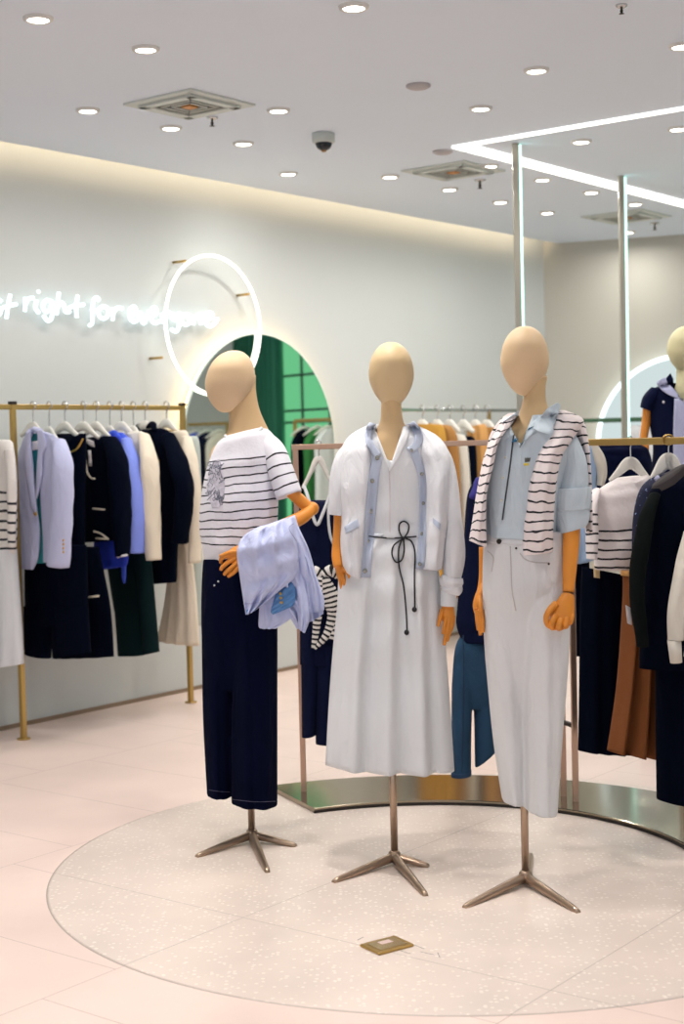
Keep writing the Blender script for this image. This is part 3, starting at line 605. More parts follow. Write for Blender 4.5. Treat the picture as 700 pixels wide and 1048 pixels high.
# navy jumpsuit with striped tie
q = arail(326); f = Fr(q.x, q.y, 0)
hanger(f, 326, 470, 16, 30, 456, 'white hanger holding the navy strappy jumpsuit', None, thick=3.2)
t = cloth('jumpsuit', 'navy strappy jumpsuit with white V neckline and striped tie, left end of the stand', 'jumpsuit', None, f, 328, 760)
part('bodice', MB().shell(f, [(307,512,345,512,.6),(306,530,348,530),(307,560,349,560),(309,592,349,592)], .05, vneck=(325,14,505,34), wr=.004), NAVY, t)
part('neck_trim', MB().ftube(f, [(311,497,-.02),(315,508,-.05),(319,524,-.06),(324.5,537,-.06),(331,524,-.06),(337,508,-.05),(341,496,-.02)], (1.7, 1.2), Mm=10), WHITEF, t)
part('armhole_trim', MB().ftube(f, [(338,500,-.03),(336,525,-.055),(338,548,-.055),(343,560,-.05)], (1.4, 1.2), Mm=10), WHITEF, t)
part('trousers', (MB().shell(f, [(309,588,350,588),(307,640,352,640),(307,680,352,680)], .055, fold=(.008,3,.4,1)).shell(f, [(308,660,330,660),(309,754,323,752)], .05).shell(f, [(322,660,352,660),(323,761,352,761)], .05, off=-.01)), NAVY, t)
STB = stripes('tie_stripes', 'e8e4e0', '15161e', .020, .0085, 0, 9)
m = MB(); m.ftube(f, [(330,590,-.085),(322,585,-.09),(315,588,-.08),(311,592,-.06)], [(4,3),(6,4),(6,3),(3,2)])
m.ftube(f, [(330,590,-.085),(338,584,-.09),(346,586,-.08),(350,588,-.06)], [(4,3),(6,4),(7,3),(6,2)])
m.ftube(f, [(329,591,-.095),(326,620,-.085),(324,640,-.08),(321,663,-.075)], [(4,2),(5,2),(4,1.5),(2.5,1)], v0=.01)
m.ftube(f, [(331,591,-.095),(338,615,-.09),(340,630,-.085),(334,650,-.08),(322,664,-.08)], [(4,2),(7,2),(5,1.5),(4,1.5),(1.5,1)]); m.ftube(f, [(333,591,-.09),(342,610,-.085),(343,635,-.08),(339,655,-.08)], [(3,2),(5,2),(5,1.5),(3,1)])
part('striped_tie', m, STB, t)
# navy jacket and jeans
q = arail(492); f = Fr(q.x, q.y, 0)
t = cloth('jacket', 'navy jacket with a painted blue-violet shoulder highlight hanging between two mannequins', 'jacket', None, f, 485, 658)
part('body', MB().shell(f, [(486,492,520,488,.5),(478,508,530,508),(474,560,530,560),(468,620,530,620),(467,640,530,650),(473,657,530,658)], .07, wr=.006), NAVY, t)
part('shoulder_highlight', MB().shell(f, [(487,489,500,487,.5),(479,507,500,504),(481,513,500,512,.6)], .076, N=12), mat('violet_highlight', '2a2580', .85), t)  # highlight on the navy shoulder, painted as a blue-violet piece
t = cloth('jeans', 'faded blue denim jeans hanging under the navy jacket', 'jeans', None, f, 482, 792)
m = MB(); m.shell(f, [(473,648,513,648,.7),(465.5,664,515,664),(463,700,515,700,.9),(468,725,512,725,.5)], .05); m.shell(f, [(468,660,487,660,.4),(463,690,487,690,.9),(462,730,483,730),(462,794,482,792)], .05); m.shell(f, [(483,660,512,660,.4),(483,690,515,690,.9),(485,730,510,725),(486,786,508,768)], .045, off=.02); blend(part('denim_legs', m, JEAN, t), .005, 3)
part('side_seam', MB().ftube(f, [(474,650,-.055),(474,720,-.055),(473,790,-.05)], .5, Mm=6), mat('denim_dark', '14304e', .8), t)
part('hem', MB().shell(f, [(461.5,790,482.5,788),(461.5,795,482.5,793)], .053, N=4), mat('denim_hem', '183a5c', .8), t)
# garments right of the third mannequin
q = brail(604); f = Fr(.93, 5.83, .15)
t = cloth('shirt', 'light blue shirt with a cream shoulder peeking beside the striped jumper', 'shirt', None, f, 604, 577)
part('body', MB().shell(f, [(590,452,606,452,.5),(586,462,613,466),(586,500,610,500),(588,560,608,560),(590,577,607,572)], .05, wr=.006), LBLUE, t)
part('sleeve', MB().ftube(f, [(607,456,-.03),(613,470,-.04),(616,485,-.05),(614,497,-.05)], [(4,6),(6,8),(5,8),(3,7)], Mm=30, wr=.07), PCREAM, t)
t = cloth('trousers', 'short black cropped trousers hanging behind the column light, left of the long skirt', 'trousers', None, f, 592, 670)
part('legs', MB().shell(Fr(.95, 5.95, .15), [(588,560,602,560),(585,620,604,620),(584,671,604,670)], .04), BLACK, t)
f3 = Fr(1.0, 5.62, .15)
f = Fr(1.05, 6.0, .15); t = cloth('jacket', 'dark navy jacket hanging behind the striped top hanger', 'jacket', None, f, 640, 580)
part('body', MB().shell(f, [(612,455,655,455,.5),(606,462,664,462),(608,480,668,490),(610,570,668,570)], .05, wr=.006), NAVY, t)
q = brail(645); f = Fr(q.x, q.y, .18)
hanger(f, 645, 474, 21, 18, 452, 'white hanger in the neck of the hanging striped top', None, m=HANG, thick=6)
t = cloth('striped_top', 'white top with black stripes hanging on the right rail of the stand', 'top', None, f, 625, 587)
ST2 = stripes('top_stripes', 'ece4e4', '16161e', .0345, .0075, .20, .45)
part('body', MB().shell(f, [(631,489,662,486,.4),(612,502,668,496,.8),(606,517,668,515),(607,550,668,547),(609,583,668,584)], .06, vneck=(646,15,487,7), wr=.004), ST2, t)
part('sleeve', MB().ftube(f, [(610,503,-.01),(605,520,-.05),(606,550,-.06),(606,572,-.06)], [(4,7),(6,10),(6,10),(5,9)], v0=.03, Mm=30, wr=.07), stripes('sleeve_stripes', 'ece4e4', '16161e', .0345, .0075, .13, .45), t)
f = Fr(q.x-.02, q.y+.1, .18); t = cloth('long_skirt', 'long black skirt clipped below the hanging striped top', 'skirt', None, f, 620, 770)
part('skirt_body', MB().shell(f, [(596,580,646,590),(594,620,648,620),(593,700,650,700),(592,768,650,772)], .06, fold=(.012,4,.2,1)), BLACK, t)
part('clip', MB().shell(f, [(607.5,577,613.5,578),(608,591,613.5,592)], .008, off=-.07, N=6, exp=.6), mat('clip', 'd8c090', .4), t)
q = brail(664); f = Fr(q.x, q.y, .2); t = cloth('long_skirt', 'long brown pleated skirt right of the long black skirt', 'skirt', None, f, 645, 775)
part('skirt_body', MB().shell(f, [(638,588,668,590,.6),(638,620,680,620),(632,700,682,700),(622,768,684,777)], .07, fold=(.034,3.2,.3,1), Mm=80), BROWN2, t)
part('waistband', MB().shell(f, [(636,584,668,588),(636,589,668,593)], .05, N=4), TAN, t)
part('price_tag', MB().shell(f, [(640,619,645,622),(642,638,647,640)], .003, off=-.085, N=4), TAGM, t)
q = brail(683); f = Fr(q.x, q.y, .2)
hanger(f, 684, 472, 18, 18, 452, 'white hanger under the gold ring on the right rail', None, m=HANG, thick=8)
part('ring', MB().ftube(f, [(684+6*math.cos(a*PI/6), 450+5*math.sin(a*PI/6)) for a in range(13)], .9, Mm=8, cap=(0,0)), BRASS, bpy.data.objects[[o.name for o in C.objects if o.name.startswith('clothes_hanger')][-1]])
t = cloth('blouse', 'dark blue speckled blouse between the striped top and the black blazer', 'blouse', None, f, 660, 600)
def speck():
    m = mat('speckled_navy', '0d1536', .85); n, l = m.node_tree.nodes, m.node_tree.links
    v = n.new('ShaderNodeTexNoise'); v.inputs['Scale'].default_value = 90; tc = n.new('ShaderNodeTexCoord'); l.new(tc.outputs['Object'], v.inputs['Vector'])
    mx = n.new('ShaderNodeMix'); mx.data_type = 'RGBA'; mx.inputs[6].default_value = lin('0d1536'); mx.inputs[7].default_value = lin('8fa0d0'); l.new(math_(n, l, 'GREATER_THAN', v.outputs[0], .66), mx.inputs[0]); l.new(mx.outputs[2], n['Principled BSDF'].inputs['Base Color']); return m
part('body', MB().shell(f, [(668,488,690,482,.5),(656,500,700,494),(649,525,700,520),(647,560,700,560),(648,600,700,600)], .05, wr=.005), speck(), t)
part('collar', MB().ftube(f, [(671,488,-.05),(678,494,-.06),(686,490,-.06),(693,484,-.05)], [(3,2)]*4), LAV, t)
q = brail(705); f = Fr(q.x-.02, q.y-.06, .2); t = cloth('blazer', 'black blazer with olive shoulder at the right edge of the photo', 'blazer', None, f, 690, 685)
part('body', MB().shell(f, [(690,485,730,475,.5),(666,502,740,490),(662,530,742,530),(658,600,744,600),(656,640,744,640),(655,684,744,684)], .075, wr=.006), BLACK, t)
part('sleeve', MB().ftube(f, [(670,507,-.03),(662,530,-.06),(655,570,-.07),(652,610,-.07),(658,661,-.06)], [(5,8),(7,11),(8,12),(7,11),(6,9)], Mm=30, wr=.07), mat('olive_black', '0f1414', .95, bump=.1, spec=.06), t)
part('shoulder', MB().shell(f, [(668,498,700,475,.6),(666,506,702,484,.8)], .072, N=8), mat('brown_black', '241c1e', .85), t)
f = Fr(q.x, q.y, .2); t = cloth('trousers', 'black trousers hanging under the black blazer at the right edge', 'trousers', None, f, 690, 822)
part('legs', MB().shell(f, [(672,670,712,670),(672,740,712,740),(673,818,712,825)], .06), BLACK, t)
f = Fr(q.x+.03, q.y-.22, .2); t = cloth('jumper', 'cream knitted jumper sleeve at the right edge in front of the blazer', 'jumper', None, f, 695, 680)
part('body', MB().shell(f, [(722,520,760,515,.6),(704,560,770,560),(703,640,770,640),(700,672,770,674)], .05), PCREAM, t)
part('sleeve', MB().ftube(f, [(706,545,-.04),(697,590,-.05),(692,630,-.05),(691,655,-.05)], [(6,8),(8,10),(9,10),(8,9)], Mm=30, wr=.07), PCREAM, t)
part('cuff', MB().ftube(f, [(690,655,-.05),(692,678,-.05)], [(7,8),(6,7)], Mm=18), PCREAM, t)
# ------------------------------------------------------------------ mannequins
EYE = Vector((0, 0, CAMH))
def bvh(*ms):
    v = []; f = []
    for m in ms: b = len(v); v += m.v; f += [[b+i for i in q] for q in m.f]
    return BVHTree.FromPolygons(v, f)
def hit(T, px, py, lift, fr):
    d = ray(px, py).normalized(); h = T.ray_cast(EYE, d)
    p = h[0] if h[0] is not None else None
    if p is None:
        p, nn, i, dd = T.find_nearest(fr.P(px, py, -.1)); q = fr.P(px, py); t = p.y/q.y; p = Vector((q.x*t, p.y, (q.z-CAMH)*t+CAMH))
    return p-fr.d*lift
def patch(m, T, fr, rows, lift=.004, th=.004, N=24, K=8, mi=0, curve=True):
    """thin cloth piece lying on the surface under it"""
    R = cr(rows, N) if curve else lerpl(rows, N); rings = []; vv = []; acc = 0; pc = None
    for xl, yl, xr, yr in R:
        row = [hit(T, xl+(xr-xl)*k/K, yl+(yr-yl)*k/K, lift, fr) for k in range(K+1)]
        back = [p+fr.d*(th+lift*.6) for p in reversed(row)]; rings.append(row+back)
        c = row[K//2]; acc += (c-pc).length if pc is not None else 0; pc = c; vv.append(acc)
    return m.grid(rings, vv, mi=mi)
def line(m, T, fr, pts, r, lift=.002, N=None, Mm=8):
    P = cr(pts, N or (len(pts)-1)*6+1) if len(pts) > 2 else lerpl(pts, N or 8)
    W = [hit(T, x, y, lift, fr) for x, y in P]; return m.tube(W, r, fr.d, Mm, len(W))
def sbtn(t, T, fr, px, py, r, m, name='button', lift=.001):
    c = hit(T, px, py, lift, fr); MB().lathe(c, [(r, 0), (r, .002), (r*.6, .0035), (.0002, .003)], -fr.d, 14).build(name, m, t)
def stand(t, x, y, top, feet, base_m=BRONZE):
    p = PZ(x, y, 0); MB().lathe(p, [(.0125, .03), (.0125, top)], Mm=20).build('pole', base_m, t)
    MB().lathe(p, [(.022, .018), (.024, .03), (.02, .044), (.014, .05)], Mm=20).build('hub', base_m, t)
    for fx, fy in feet:
        q = PZ(fx, fy, 0); d = (q-p).normalized(); s = Vector((-d.y, d.x, 0)); m = MB(); rs = []
        for k, (r, w_, z0, z1) in enumerate(((.0, .016, .016, .046), (.06, .016, .016, .042), (.5, .014, .010, .030), (.93, .011, .002, .017), (1, .008, .002, .012))):
            c = p+(q-p)*r; rs.append([c+s*(w_*a)+Vector((0, 0, z)) for a, z in ((-1, z0), (-.9, z0+(z1-z0)*.6), (-.35, z1), (.35, z1), (.9, z0+(z1-z0)*.6), (1, z0))])
        m.grid(rs, [0]*5)
        f = m.build('base_leg', base_m, t); MB().lathe(q-d*.012, [(.009, 0), (.009, .008)], Mm=12).build('foot_pad', DMETAL, f)
def head(fr, rows, depth, off=0):
    return MB().shell(fr, rows, depth, N=40, Mm=48, off=off)
def egg(cx, cy, w, h, lean=0, dn=.10):
    """egg-shaped head rows; centre px, half width, half height; lean = horizontal shift chin vs crown"""
    R = []
    for i in range(25):
        a = PI*i/24; y = -math.cos(a); r = math.sin(a)*(1-.0-.17*max(0, y)**1.3+.04*math.sin(a)) ; x = cx+lean*y
        r = max(r, .02); R.append((x-w*r, cy+h*y, x+w*r, cy+h*y, r, -dn*0))
    return R
def eggshell(fr, cx, cy, w, h, lean, depth, yaw=0.0, tilt=0.0):
    m = MB(); rings = []; k = fr.sc(cx, cy); c = fr.P(cx, cy)
    for i in range(37):
        a = PI*(i+.02)/36.04; y = math.cos(a); r = math.sin(a)**.92*(1-.24*max(0, -y)**1.5)
        ring = []
        for j in range(48):
            b = 2*PI*j/48; dx = math.cos(b)*r*w*k*(1-.0*y); dd = math.sin(b)*r*depth
            # brow-to-chin plane is flatter at the front, crown fuller at the back
            if math.sin(b) < 0: dd *= 1.0-.30*max(0, .42-y)/1.42-.06*(1/(1+math.exp(-(.34-y)*14)))
            else: dd *= 1.0-.22*max(0, -y)
            X = dx*math.cos(yaw)-dd*math.sin(yaw); D = dx*math.sin(yaw)+dd*math.cos(yaw)
            ring.append(c+fr.w*(X-lean*k*y)+fr.d*(D-math.sin(yaw)*0)+Vector((0, 0, y*h*k)))
        rings.append(ring)
    return m.grid(rings, [0]*37)
def fingers(m, fr, L):
    for pts, r in L: m.ftube(fr, pts, r, Mm=12, N=16)
# ---- left mannequin
p1 = PZ(258, 862); f = Fr(p1.x, p1.y, 0)
t = thing('mannequin', p1, 'left mannequin in a striped tee and navy trousers, head tilted to the left', 'mannequin', 'three mannequins on the round floor inlay')
stand(t, 258, 862, .5, [(201, 878), (303, 867), (274, 894)])
eggshell(f, 235, 390.5, 25.5, 31.5, -5, .088, yaw=-.25).build('head', SKIN, t)
m = MB().shell(f, [(231,395,262,384,.8,.02),(234,415,262,400,.75,.02),(234,436,266,420,.75,.02),(228,450,276,442,.9,.02),(215,465,288,465,.9,.02),(214,520,280,520,1,.02),(214,590,276,580,1,.02)], .062); m.build('neck_and_torso', NECK, t)
ST1 = stripes('tee_stripes', 'e6e6ee', '14141e', .0312, .0052, .097, .42)
tee = MB().shell(f, [(232,446,269,437,.72,.01),(222,454,279,444,.92,0),(214,472,286,464,1.02,0),(209,490,286,481,1.06,0),(205,515,285,509,1.08,0),(204,540,284,537,1.05,0),(207,562,283,566,1.0,0),(210,578,283,570,.97,0)], .088, N=50, fold=(.006,3,.1,1), wr=.005)
tee.build('tshirt', ST1, t); T1 = bvh(tee)
m = MB(); m.ftube(f, [(230.5,446,-.02),(236,451,-.05),(246,451,-.065),(258,446,-.06),(268,438,-.035)], (1.7,2), Mm=12); m.build('neck_band', KNITW, t)
m = MB().ftube(f, [(268,449,0),(279,462,-.02),(287,482,-.045),(296,507,-.06)], [(10,13),(13,17),(13.5,16),(13.5,15)], Mm=24, N=24)
m.build('tshirt_sleeve', stripes('tee_sleeve_stripes', 'e6e6ee', '14141e', .036, .0055, .095, .235), t)
# floral print in fine lines
m = MB(); patch(m, T1, f, [(222,470,225,470),(216,480,227,480),(213,490,229,489),(211,500,230,500),(214,510,228,511),(217,520,224,520)], .001, .001, N=20, K=8); m.build('print_ground', mat('print_ground', 'cac8d4', .9, var=.5, vscale=70), t)
m = MB(); rng = random.Random(3)
for k in range(22):
    cx = 219+rng.uniform(-8, 9); cy = 493+rng.uniform(-19, 19); a0 = rng.uniform(0, 6); r = rng.uniform(2, 5.5)
    line(m, T1, f, [(cx+r*(.6+.4*math.sin(3*b))*math.cos(a0+b)*.8, cy+r*(.6+.4*math.sin(3*b))*math.sin(a0+b)*1.2) for b in [q*PI/5 for q in range(9)]], .0011, .0012, Mm=5)
for q in ([(224,470),(226,478),(222,486)], [(229,474),(225,480),(228,490)], [(212,512),(220,505),(228,510)]): line(m, T1, f, q, .0012, .0012, Mm=5)
m.build('floral_print', mat('grey_print', '6d6f7e', .9), t)
tr = MB().shell(f, [(208,572,283,566,.95,0),(207,585,284,580,1,0),(206,610,284,605,1.03,0),(206,640,284,640,.98,0),(208,670,282,670,.82,0),(215,705,270,705,.5,0)], .095, fold=(.004,3,.3,1))
tr.shell(f, [(208,600,246,600,.4),(206.5,640,241,640,.8),(207,690,239,690),(208,740,238,740),(212,813,237,815,1.0)], .08, fold=(.008,2,.3,1), off=.03)
tr.shell(f, [(232,600,282,600,.4),(236,640,284,640,.8),(238,700,284,700),(237,760,284,760),(237,822,284,825,1.0)], .085, fold=(.008,2.4,.3,1), off=-.03)
T = bvh(tr); blend(tr.build('trousers', DTROU, t))
m = MB(); line(m, T, f, [(238,818),(260,820.5),(282,820)], .0011, .001); line(m, T, f, [(214,808.5),(225,810),(236,810.5)], .0011, .001); m.build('hem_stitching', mat('stitch', '4a4860', .8), t)
for x, y in ((219.5,599),(223.5,595)): sbtn(t, T, f, x, y, .004, CHROME)
# arm: upper arm, elbow ball, forearm, hand
m = MB(); m.ftube(f, [(297,503,-.06),(306,511,-.055),(316,520,-.05)], [6.2,6.4,6.2], Mm=18); m.ball(f.P(319.5, 520.5, -.05), .0245)
m.ftube(f, [(319,521,-.055),(308,530,-.09),(285,541,-.13),(262,553,-.145),(247,563,-.14)], [5.8,7.0,7.2,6.2,5.4], Mm=18); m.build('arm', WOOD, t)
m = MB(); m.ftube(f, [(249,562,-.14),(243,567,-.14),(236,574,-.135)], [(5.6,4.5),(8.5,5),(8,4.5)], Mm=18)
fingers(m, f, [([(238,567,-.145),(231,569,-.145),(226.5,572,-.14),(226,576,-.13)], [2.6,2.5,2.3,1.8]), ([(241,571,-.15),(234,575,-.152),(228,580,-.147),(226,583,-.14)], [2.6,2.5,2.3,1.8]),
 ([(243,575,-.15),(238,580,-.153),(232,585,-.147),(229.5,588,-.14)], [2.6,2.5,2.3,1.8]), ([(245,579,-.15),(241,584,-.152),(236,588,-.146),(233.5,590,-.14)], [2.5,2.4,2.2,1.8]), ([(243,565,-.15),(235,565.5,-.155),(229,568,-.15),(225,569,-.145)], [2.8,2.4,2.1,1.6])])
m.build('hand', WOOD, t)
# jacket carried over the forearm
jf = f; t = thing('draped_jacket', f.P(275, 640, -.19), 'pale lavender-blue jacket draped over the forearm of the left mannequin', 'jacket')
m = MB().shell(f, [(268,539,302,527,.5,-.02),(262,548,306,540,.9,-.03),(266,570,316,562,1,-.02),(272,600,324,590,.9,0),(292,625,330,614,.7,.01),(304,644,331,628,.5,.01)], .05, off=-.13, fold=(.024,4.2,.3,1), wr=.012, N=50, Mm=80); m.build('back_panel', JKT, t)
m = MB().shell(f, [(266,612,292,600,.6,0),(265,628,296,616,.9,0),(264.5,640,300,630,1,0),(266,643,283,643,.7,0)], .03, off=-.13, fold=(.01,3,.3,1)); m.build('sleeve', JKT, t)
m = MB().shell(f, [(283,605,300,592,.5),(279,618,303,603,1),(277,626,303,612,1),(279,629,300,620,.7)], .026, off=-.165, wr=.006); Tl = bvh(m); m.build('cuff_lining', CHAM, t)
m = MB().shell(f, [(300,592,309,586,.5),(304,615,314,600,1),(305,640,318,628,1),(306,644,312,648,.6)], .022, off=-.16, fold=(.008,2,.3,1)); m.build('front_edge', JKT, t)
m = MB().shell(f, [(300,530,304,548,.5),(297,545,313,566,.9),(306,562,322,585,1),(310,590,331,610,.9),(316,628,332,624,.6)], .03, off=-.15, fold=(.012,2.5,.4,1)); m.build('lapel', JKT, t)
m = MB().shell(f, [(262,540,297,530,.55,.02),(249,549,300,536,.95,0),(243,561,303,552,1.1,-.01),(243,574,305,566,1.05,-.01),(245,588,306,580,.95,0),(247,602,303,590,.8,.005),(249,615,282,608,.7,.01),(251.5,629,262,624,.5,.01)], .055, off=-.20, fold=(.014,3.1,.5,1), wr=.015, N=60, Mm=80); Tj = bvh(m); m.build('front_panel', JKT, t)
m = MB(); line(m, Tj, f, [(249,618),(262,617),(276,612)], .0012, .001); line(m, Tj, f, [(302,535),(296,541),(304,556),(305,575)], .0018, .001); m.build('seam', mat('jacket_seam', 'a6aed4', .8), t)
sbtn(t, Tj, f, 253.5, 625.5, .006, CHAM)
for x, y in ((286,603),(287,607.5),(287.5,612),(288,616.5)): sbtn(t, Tl, f, x, y, .0052, GOLD)

# ---- middle mannequin
p2 = PZ(404, 885); f = Fr(p2.x, p2.y, 0)
t = thing('mannequin', p2, 'middle mannequin in a white dress, open cardigan and black tie cord', 'mannequin', 'three mannequins on the round floor inlay')
stand(t, 404, 885, .5, [(341, 904), (439, 888), (436, 918)])
eggshell(f, 400.5, 383.5, 23.2, 33.2, 0, .088).build('head', mat('head2', 'd6bd92', .5), t)
m = MB().shell(f, [(390,400,411,400,.8,.02),(390,418,411,418,.75,.02),(388,434,414,434,.75,.02),(378,447,424,447,.85,.01),(364,458,440,458,.9,.01),(358,475,446,475,.95,.01),(366,540,440,540,1,.01),(368,600,436,600,1,.01)], .068); m.build('neck_and_torso', NECK, t)
dr = MB().shell(f, [(383,436,424,436,.72,.01),(374,445,436,445,.9,.005),(370,462,440,462,1.06,0),(371,500,439,500,1.06,0),(372,530,438,530,1.0,0),(372,549,438,549,.98,0)], .085, N=56, cap=(0,1), vneck=(397.5,15,436,42), wr=.004, fold=(.003,3,.2,1))
dr.shell(f, [(371,545,438,545,.9,0),(352,566,446,568,1.0,0),(346.5,590,450,592,1.1,0),(345,620,452,620,1.2,0),(341,660,456,660,1.25,0),(337,710,460,710,1.3,0),(333,782,465,788,1.35,0)], .092, N=50, Mm=110, fold=(.03,3.7,.12,1), wr=.008)
dr.build('dress', WHITEF, t); T2 = bvh(dr)
m = MB(); patch(m, T2, f, [(384,436,389,444),(386,452,392,455),(392,468,395,468),(397,480,398.5,480)], .004, .004, N=14, K=4)
patch(m, T2, f, [(411,440,421,433),(409,452,416,452),(403,468,408,468),(397.5,482,399,482)], .006, .004, N=14, K=4); m.build('dress_collar', WHITEF, t)
m = MB(); line(m, T2, f, [(398.5,482),(399,510),(399,545)], .0012, .0006); m.build('dress_placket', mat('seam_white', 'd3cccc', .9), t)
# belt cord with bow
K = 6.0
def P2(L): return L
m = MB(); line(m, T2, f, [(376,548.5),(395,550.5),(408,550.5),(426,549)], .0026, .003, N=26)
for L in ([(412,551),(408.5,543),(409,536),(413.5,533.5),(418,537),(417.5,544),(413,551)], [(411,552),(403,558),(401,567),(405,575),(411,573),(413.5,563),(413,552)],
          [(411.5,552),(408,562),(408.5,580),(413,600),(415.5,625),(416.5,645)], [(415,551),(421,554),(424.5,565),(424,590),(424.5,622)]):
    line(m, T2, f, L, .0026, .006)
m.ball(hit(T2, 412.5, 551, .006, f), .007); m.build('tie_cord', CORD, t)
for x, y in ((416,647),(424,623.5)): MB().ball(hit(T2, x, y, .008, f), .0085, sx=(1, 1, 1.1)).build('cord_bead', CORD, t)
# cardigan: two fronts, back, sleeves
cl = MB().shell(f, [(374,438,384,440,.5,.01),(354,452,386,462,.8,-.004),(347,470,384,478,1,-.012),(347,500,381,504,1.05,-.02),(349,530,379,530,1.08,-.024),(348,555,376,556,1.08,-.028),(350,576,374,577,1.06,-.03),(354,585,371,592,1.0,-.03)], .088, N=44, wr=.006, fold=(.004,2,.3,1)); cl.build('cardigan_front', KNITW, t)
cr_ = MB().shell(f, [(424,438,434,440,.5,.01),(423,461,452,452,.8,-.004),(430,478,462,470,1,-.012),(433,505,462,505,1.05,-.02),(432,535,458,535,1.08,-.024),(430,560,455,560,1.08,-.028),(430,581,452,582,1.0,-.03)], .088, N=44, wr=.006, fold=(.004,2,.3,1)); cr_.build('cardigan_front', KNITW, t)
MB().shell(f, [(378,434,424,434,.6,.03),(354,450,452,450,.8,.03),(348,480,460,480,1,.03),(350,575,455,575,1,.03)], .075, off=.03, N=20).build('cardigan_back', KNITW, t)
Tc = bvh(cl, cr_, dr)
m = MB(); patch(m, Tc, f, [(381,466,391,468),(377,490,388,490),(375,510,386,510),(373.5,530,384,530),(372,555,382,555),(369.5,591,379.5,591)], .004, .004, N=30, K=4)
patch(m, Tc, f, [(418,461,426,456),(424,475,432,472),(428,492,436,490),(429,527,436,527),(428,555,436,555),(425,582,434,583)], .004, .004, N=30, K=4)
patch(m, Tc, f, [(378,432,385,434),(374,440,381,442),(374,452,381,450),(378,461,385,458),(384,469,390,464)], .008, .006, N=20, K=4)
patch(m, Tc, f, [(417,434,424,431),(422,440,430,438),(424,449,433,448),(421,456,430,457),(416,458,421,465)], .008, .006, N=20, K=4); m.build('button_band', GREYB, t)
SNAP = mat('snap', '9c9a90', .25, .9)
for x, y in ((386,468.5),(381,492),(379.5,523),(376.5,554),(373.5,584)): sbtn(t, Tc, f, x, y, .0078, SNAP, lift=.007)
for x, y in ((421,461),(431.5,485),(433,515),(431.5,546),(429.5,577)): sbtn(t, Tc, f, x, y, .0062, SNAP, lift=.007)
m = MB(); patch(m, Tc, f, [(352,539,366,531),(354,546,368,539)], .005, .003, N=6, K=5); m.build('pocket_flap', GREYB, t)
m = MB(); patch(m, Tc, f, [(443,530,451,536),(443,535,450,543)], .005, .003, N=6, K=5); m.build('pocket_flap', GREYB, t)
MB().ftube(f, [(366,456,.0),(356,468,-.005),(349,490,-.015),(346,515,-.015),(345,527,-.015)], [(8,11),(12,15),(11,15),(9.5,14),(8,13)], Mm=30, N=30, wr=.07).build('cardigan_sleeve', KNITW, t)
m = MB().ftube(f, [(440,456,0),(451,470,-.01),(458,500,-.02),(463,540,-.03),(464,570,-.04),(463,592,-.05)], [(8,11),(12,15),(11.5,15),(11,15),(11.5,15),(9,13)], Mm=30, N=36, wr=.07); m.build('cardigan_sleeve', KNITW, t)
m = MB(); m.ftube(f, [(463,590,-.05),(462,595,-.05),(461.5,600,-.05)], [(11,13),(12.5,15),(11,13)], Mm=24, N=9); m.ftube(f, [(462,598,-.05),(462,603,-.05),(461,607,-.05)], [(10.5,12),(11.5,14),(9,11)], Mm=24, N=9); m.build('gathered_cuff', KNITW, t)
MB().ftube(f, [(459,603,-.05),(458.5,620,-.05)], [(7.8,9),(8,9)], Mm=30, cap=(1,0), wr=.07).build('dress_sleeve', WHITEF, t)
m = MB(); m.ftube(f, [(347.5,522,-.02),(346.5,545,-.02),(344.5,568,-.04),(346,580,-.055)], [5.8,5.6,5.2,4.6], Mm=18); m.ftube(f, [(345.5,567,-.04),(347,578,-.04),(350.5,592,-.03)], [(4.5,4.5),(5,5),(5,4.5)], Mm=18)
fingers(m, f, [([(350,588,-.05),(353,598,-.04),(355,608,-.03)], [2.4,2.2,1.8]), ([(348,590,-.04),(350,602,-.03),(352,612,-.02)], [2.4,2.2,1.8]), ([(351,590,-.02),(353,602,-.01),(355,610,0)], [2.4,2.2,1.8]), ([(350,589,0),(353,600,.01),(355,608,.01)], [2.2,2,1.6]), ([(350,582,-.06),(355,585,-.06),(358,592,-.05)], [2.4,2.1,1.6])])
m.build('arm', WOOD, t)
MB().ftube(f, [(347,569,-.035),(347,570,-.035)], [(5.6,5.6)]*2).build('wrist_joint', JOINT, t)
m = MB(); m.ftube(f, [(458.5,600,-.05),(458.5,622,-.05)], [(5,5),(6,5.5)], Mm=18); m.ftube(f, [(458,619,-.05),(458.5,628,-.052),(459,636,-.055)], [(6,5),(7,5),(6.2,4.2)], Mm=18)
fingers(m, f, [([(453,624,-.055),(450.5,632,-.065),(448.5,641,-.07)], [2.6,2.3,1.8]), ([(460,633,-.06),(458,645,-.07),(456,653,-.068),(454.5,660,-.06)], [2.7,2.6,2.3,1.7]), ([(462.5,633,-.055),(460.5,643,-.065),(458.5,652,-.064),(457.5,656,-.06)], [2.6,2.4,2.1,1.6]),
 ([(457,631,-.06),(455,641,-.07),(453.8,649,-.07)], [2.5,2.3,1.8]), ([(464,630,-.045),(463,640,-.05),(461,647,-.05)], [2.3,2.1,1.6])]); m.build('hand', WOOD, t)

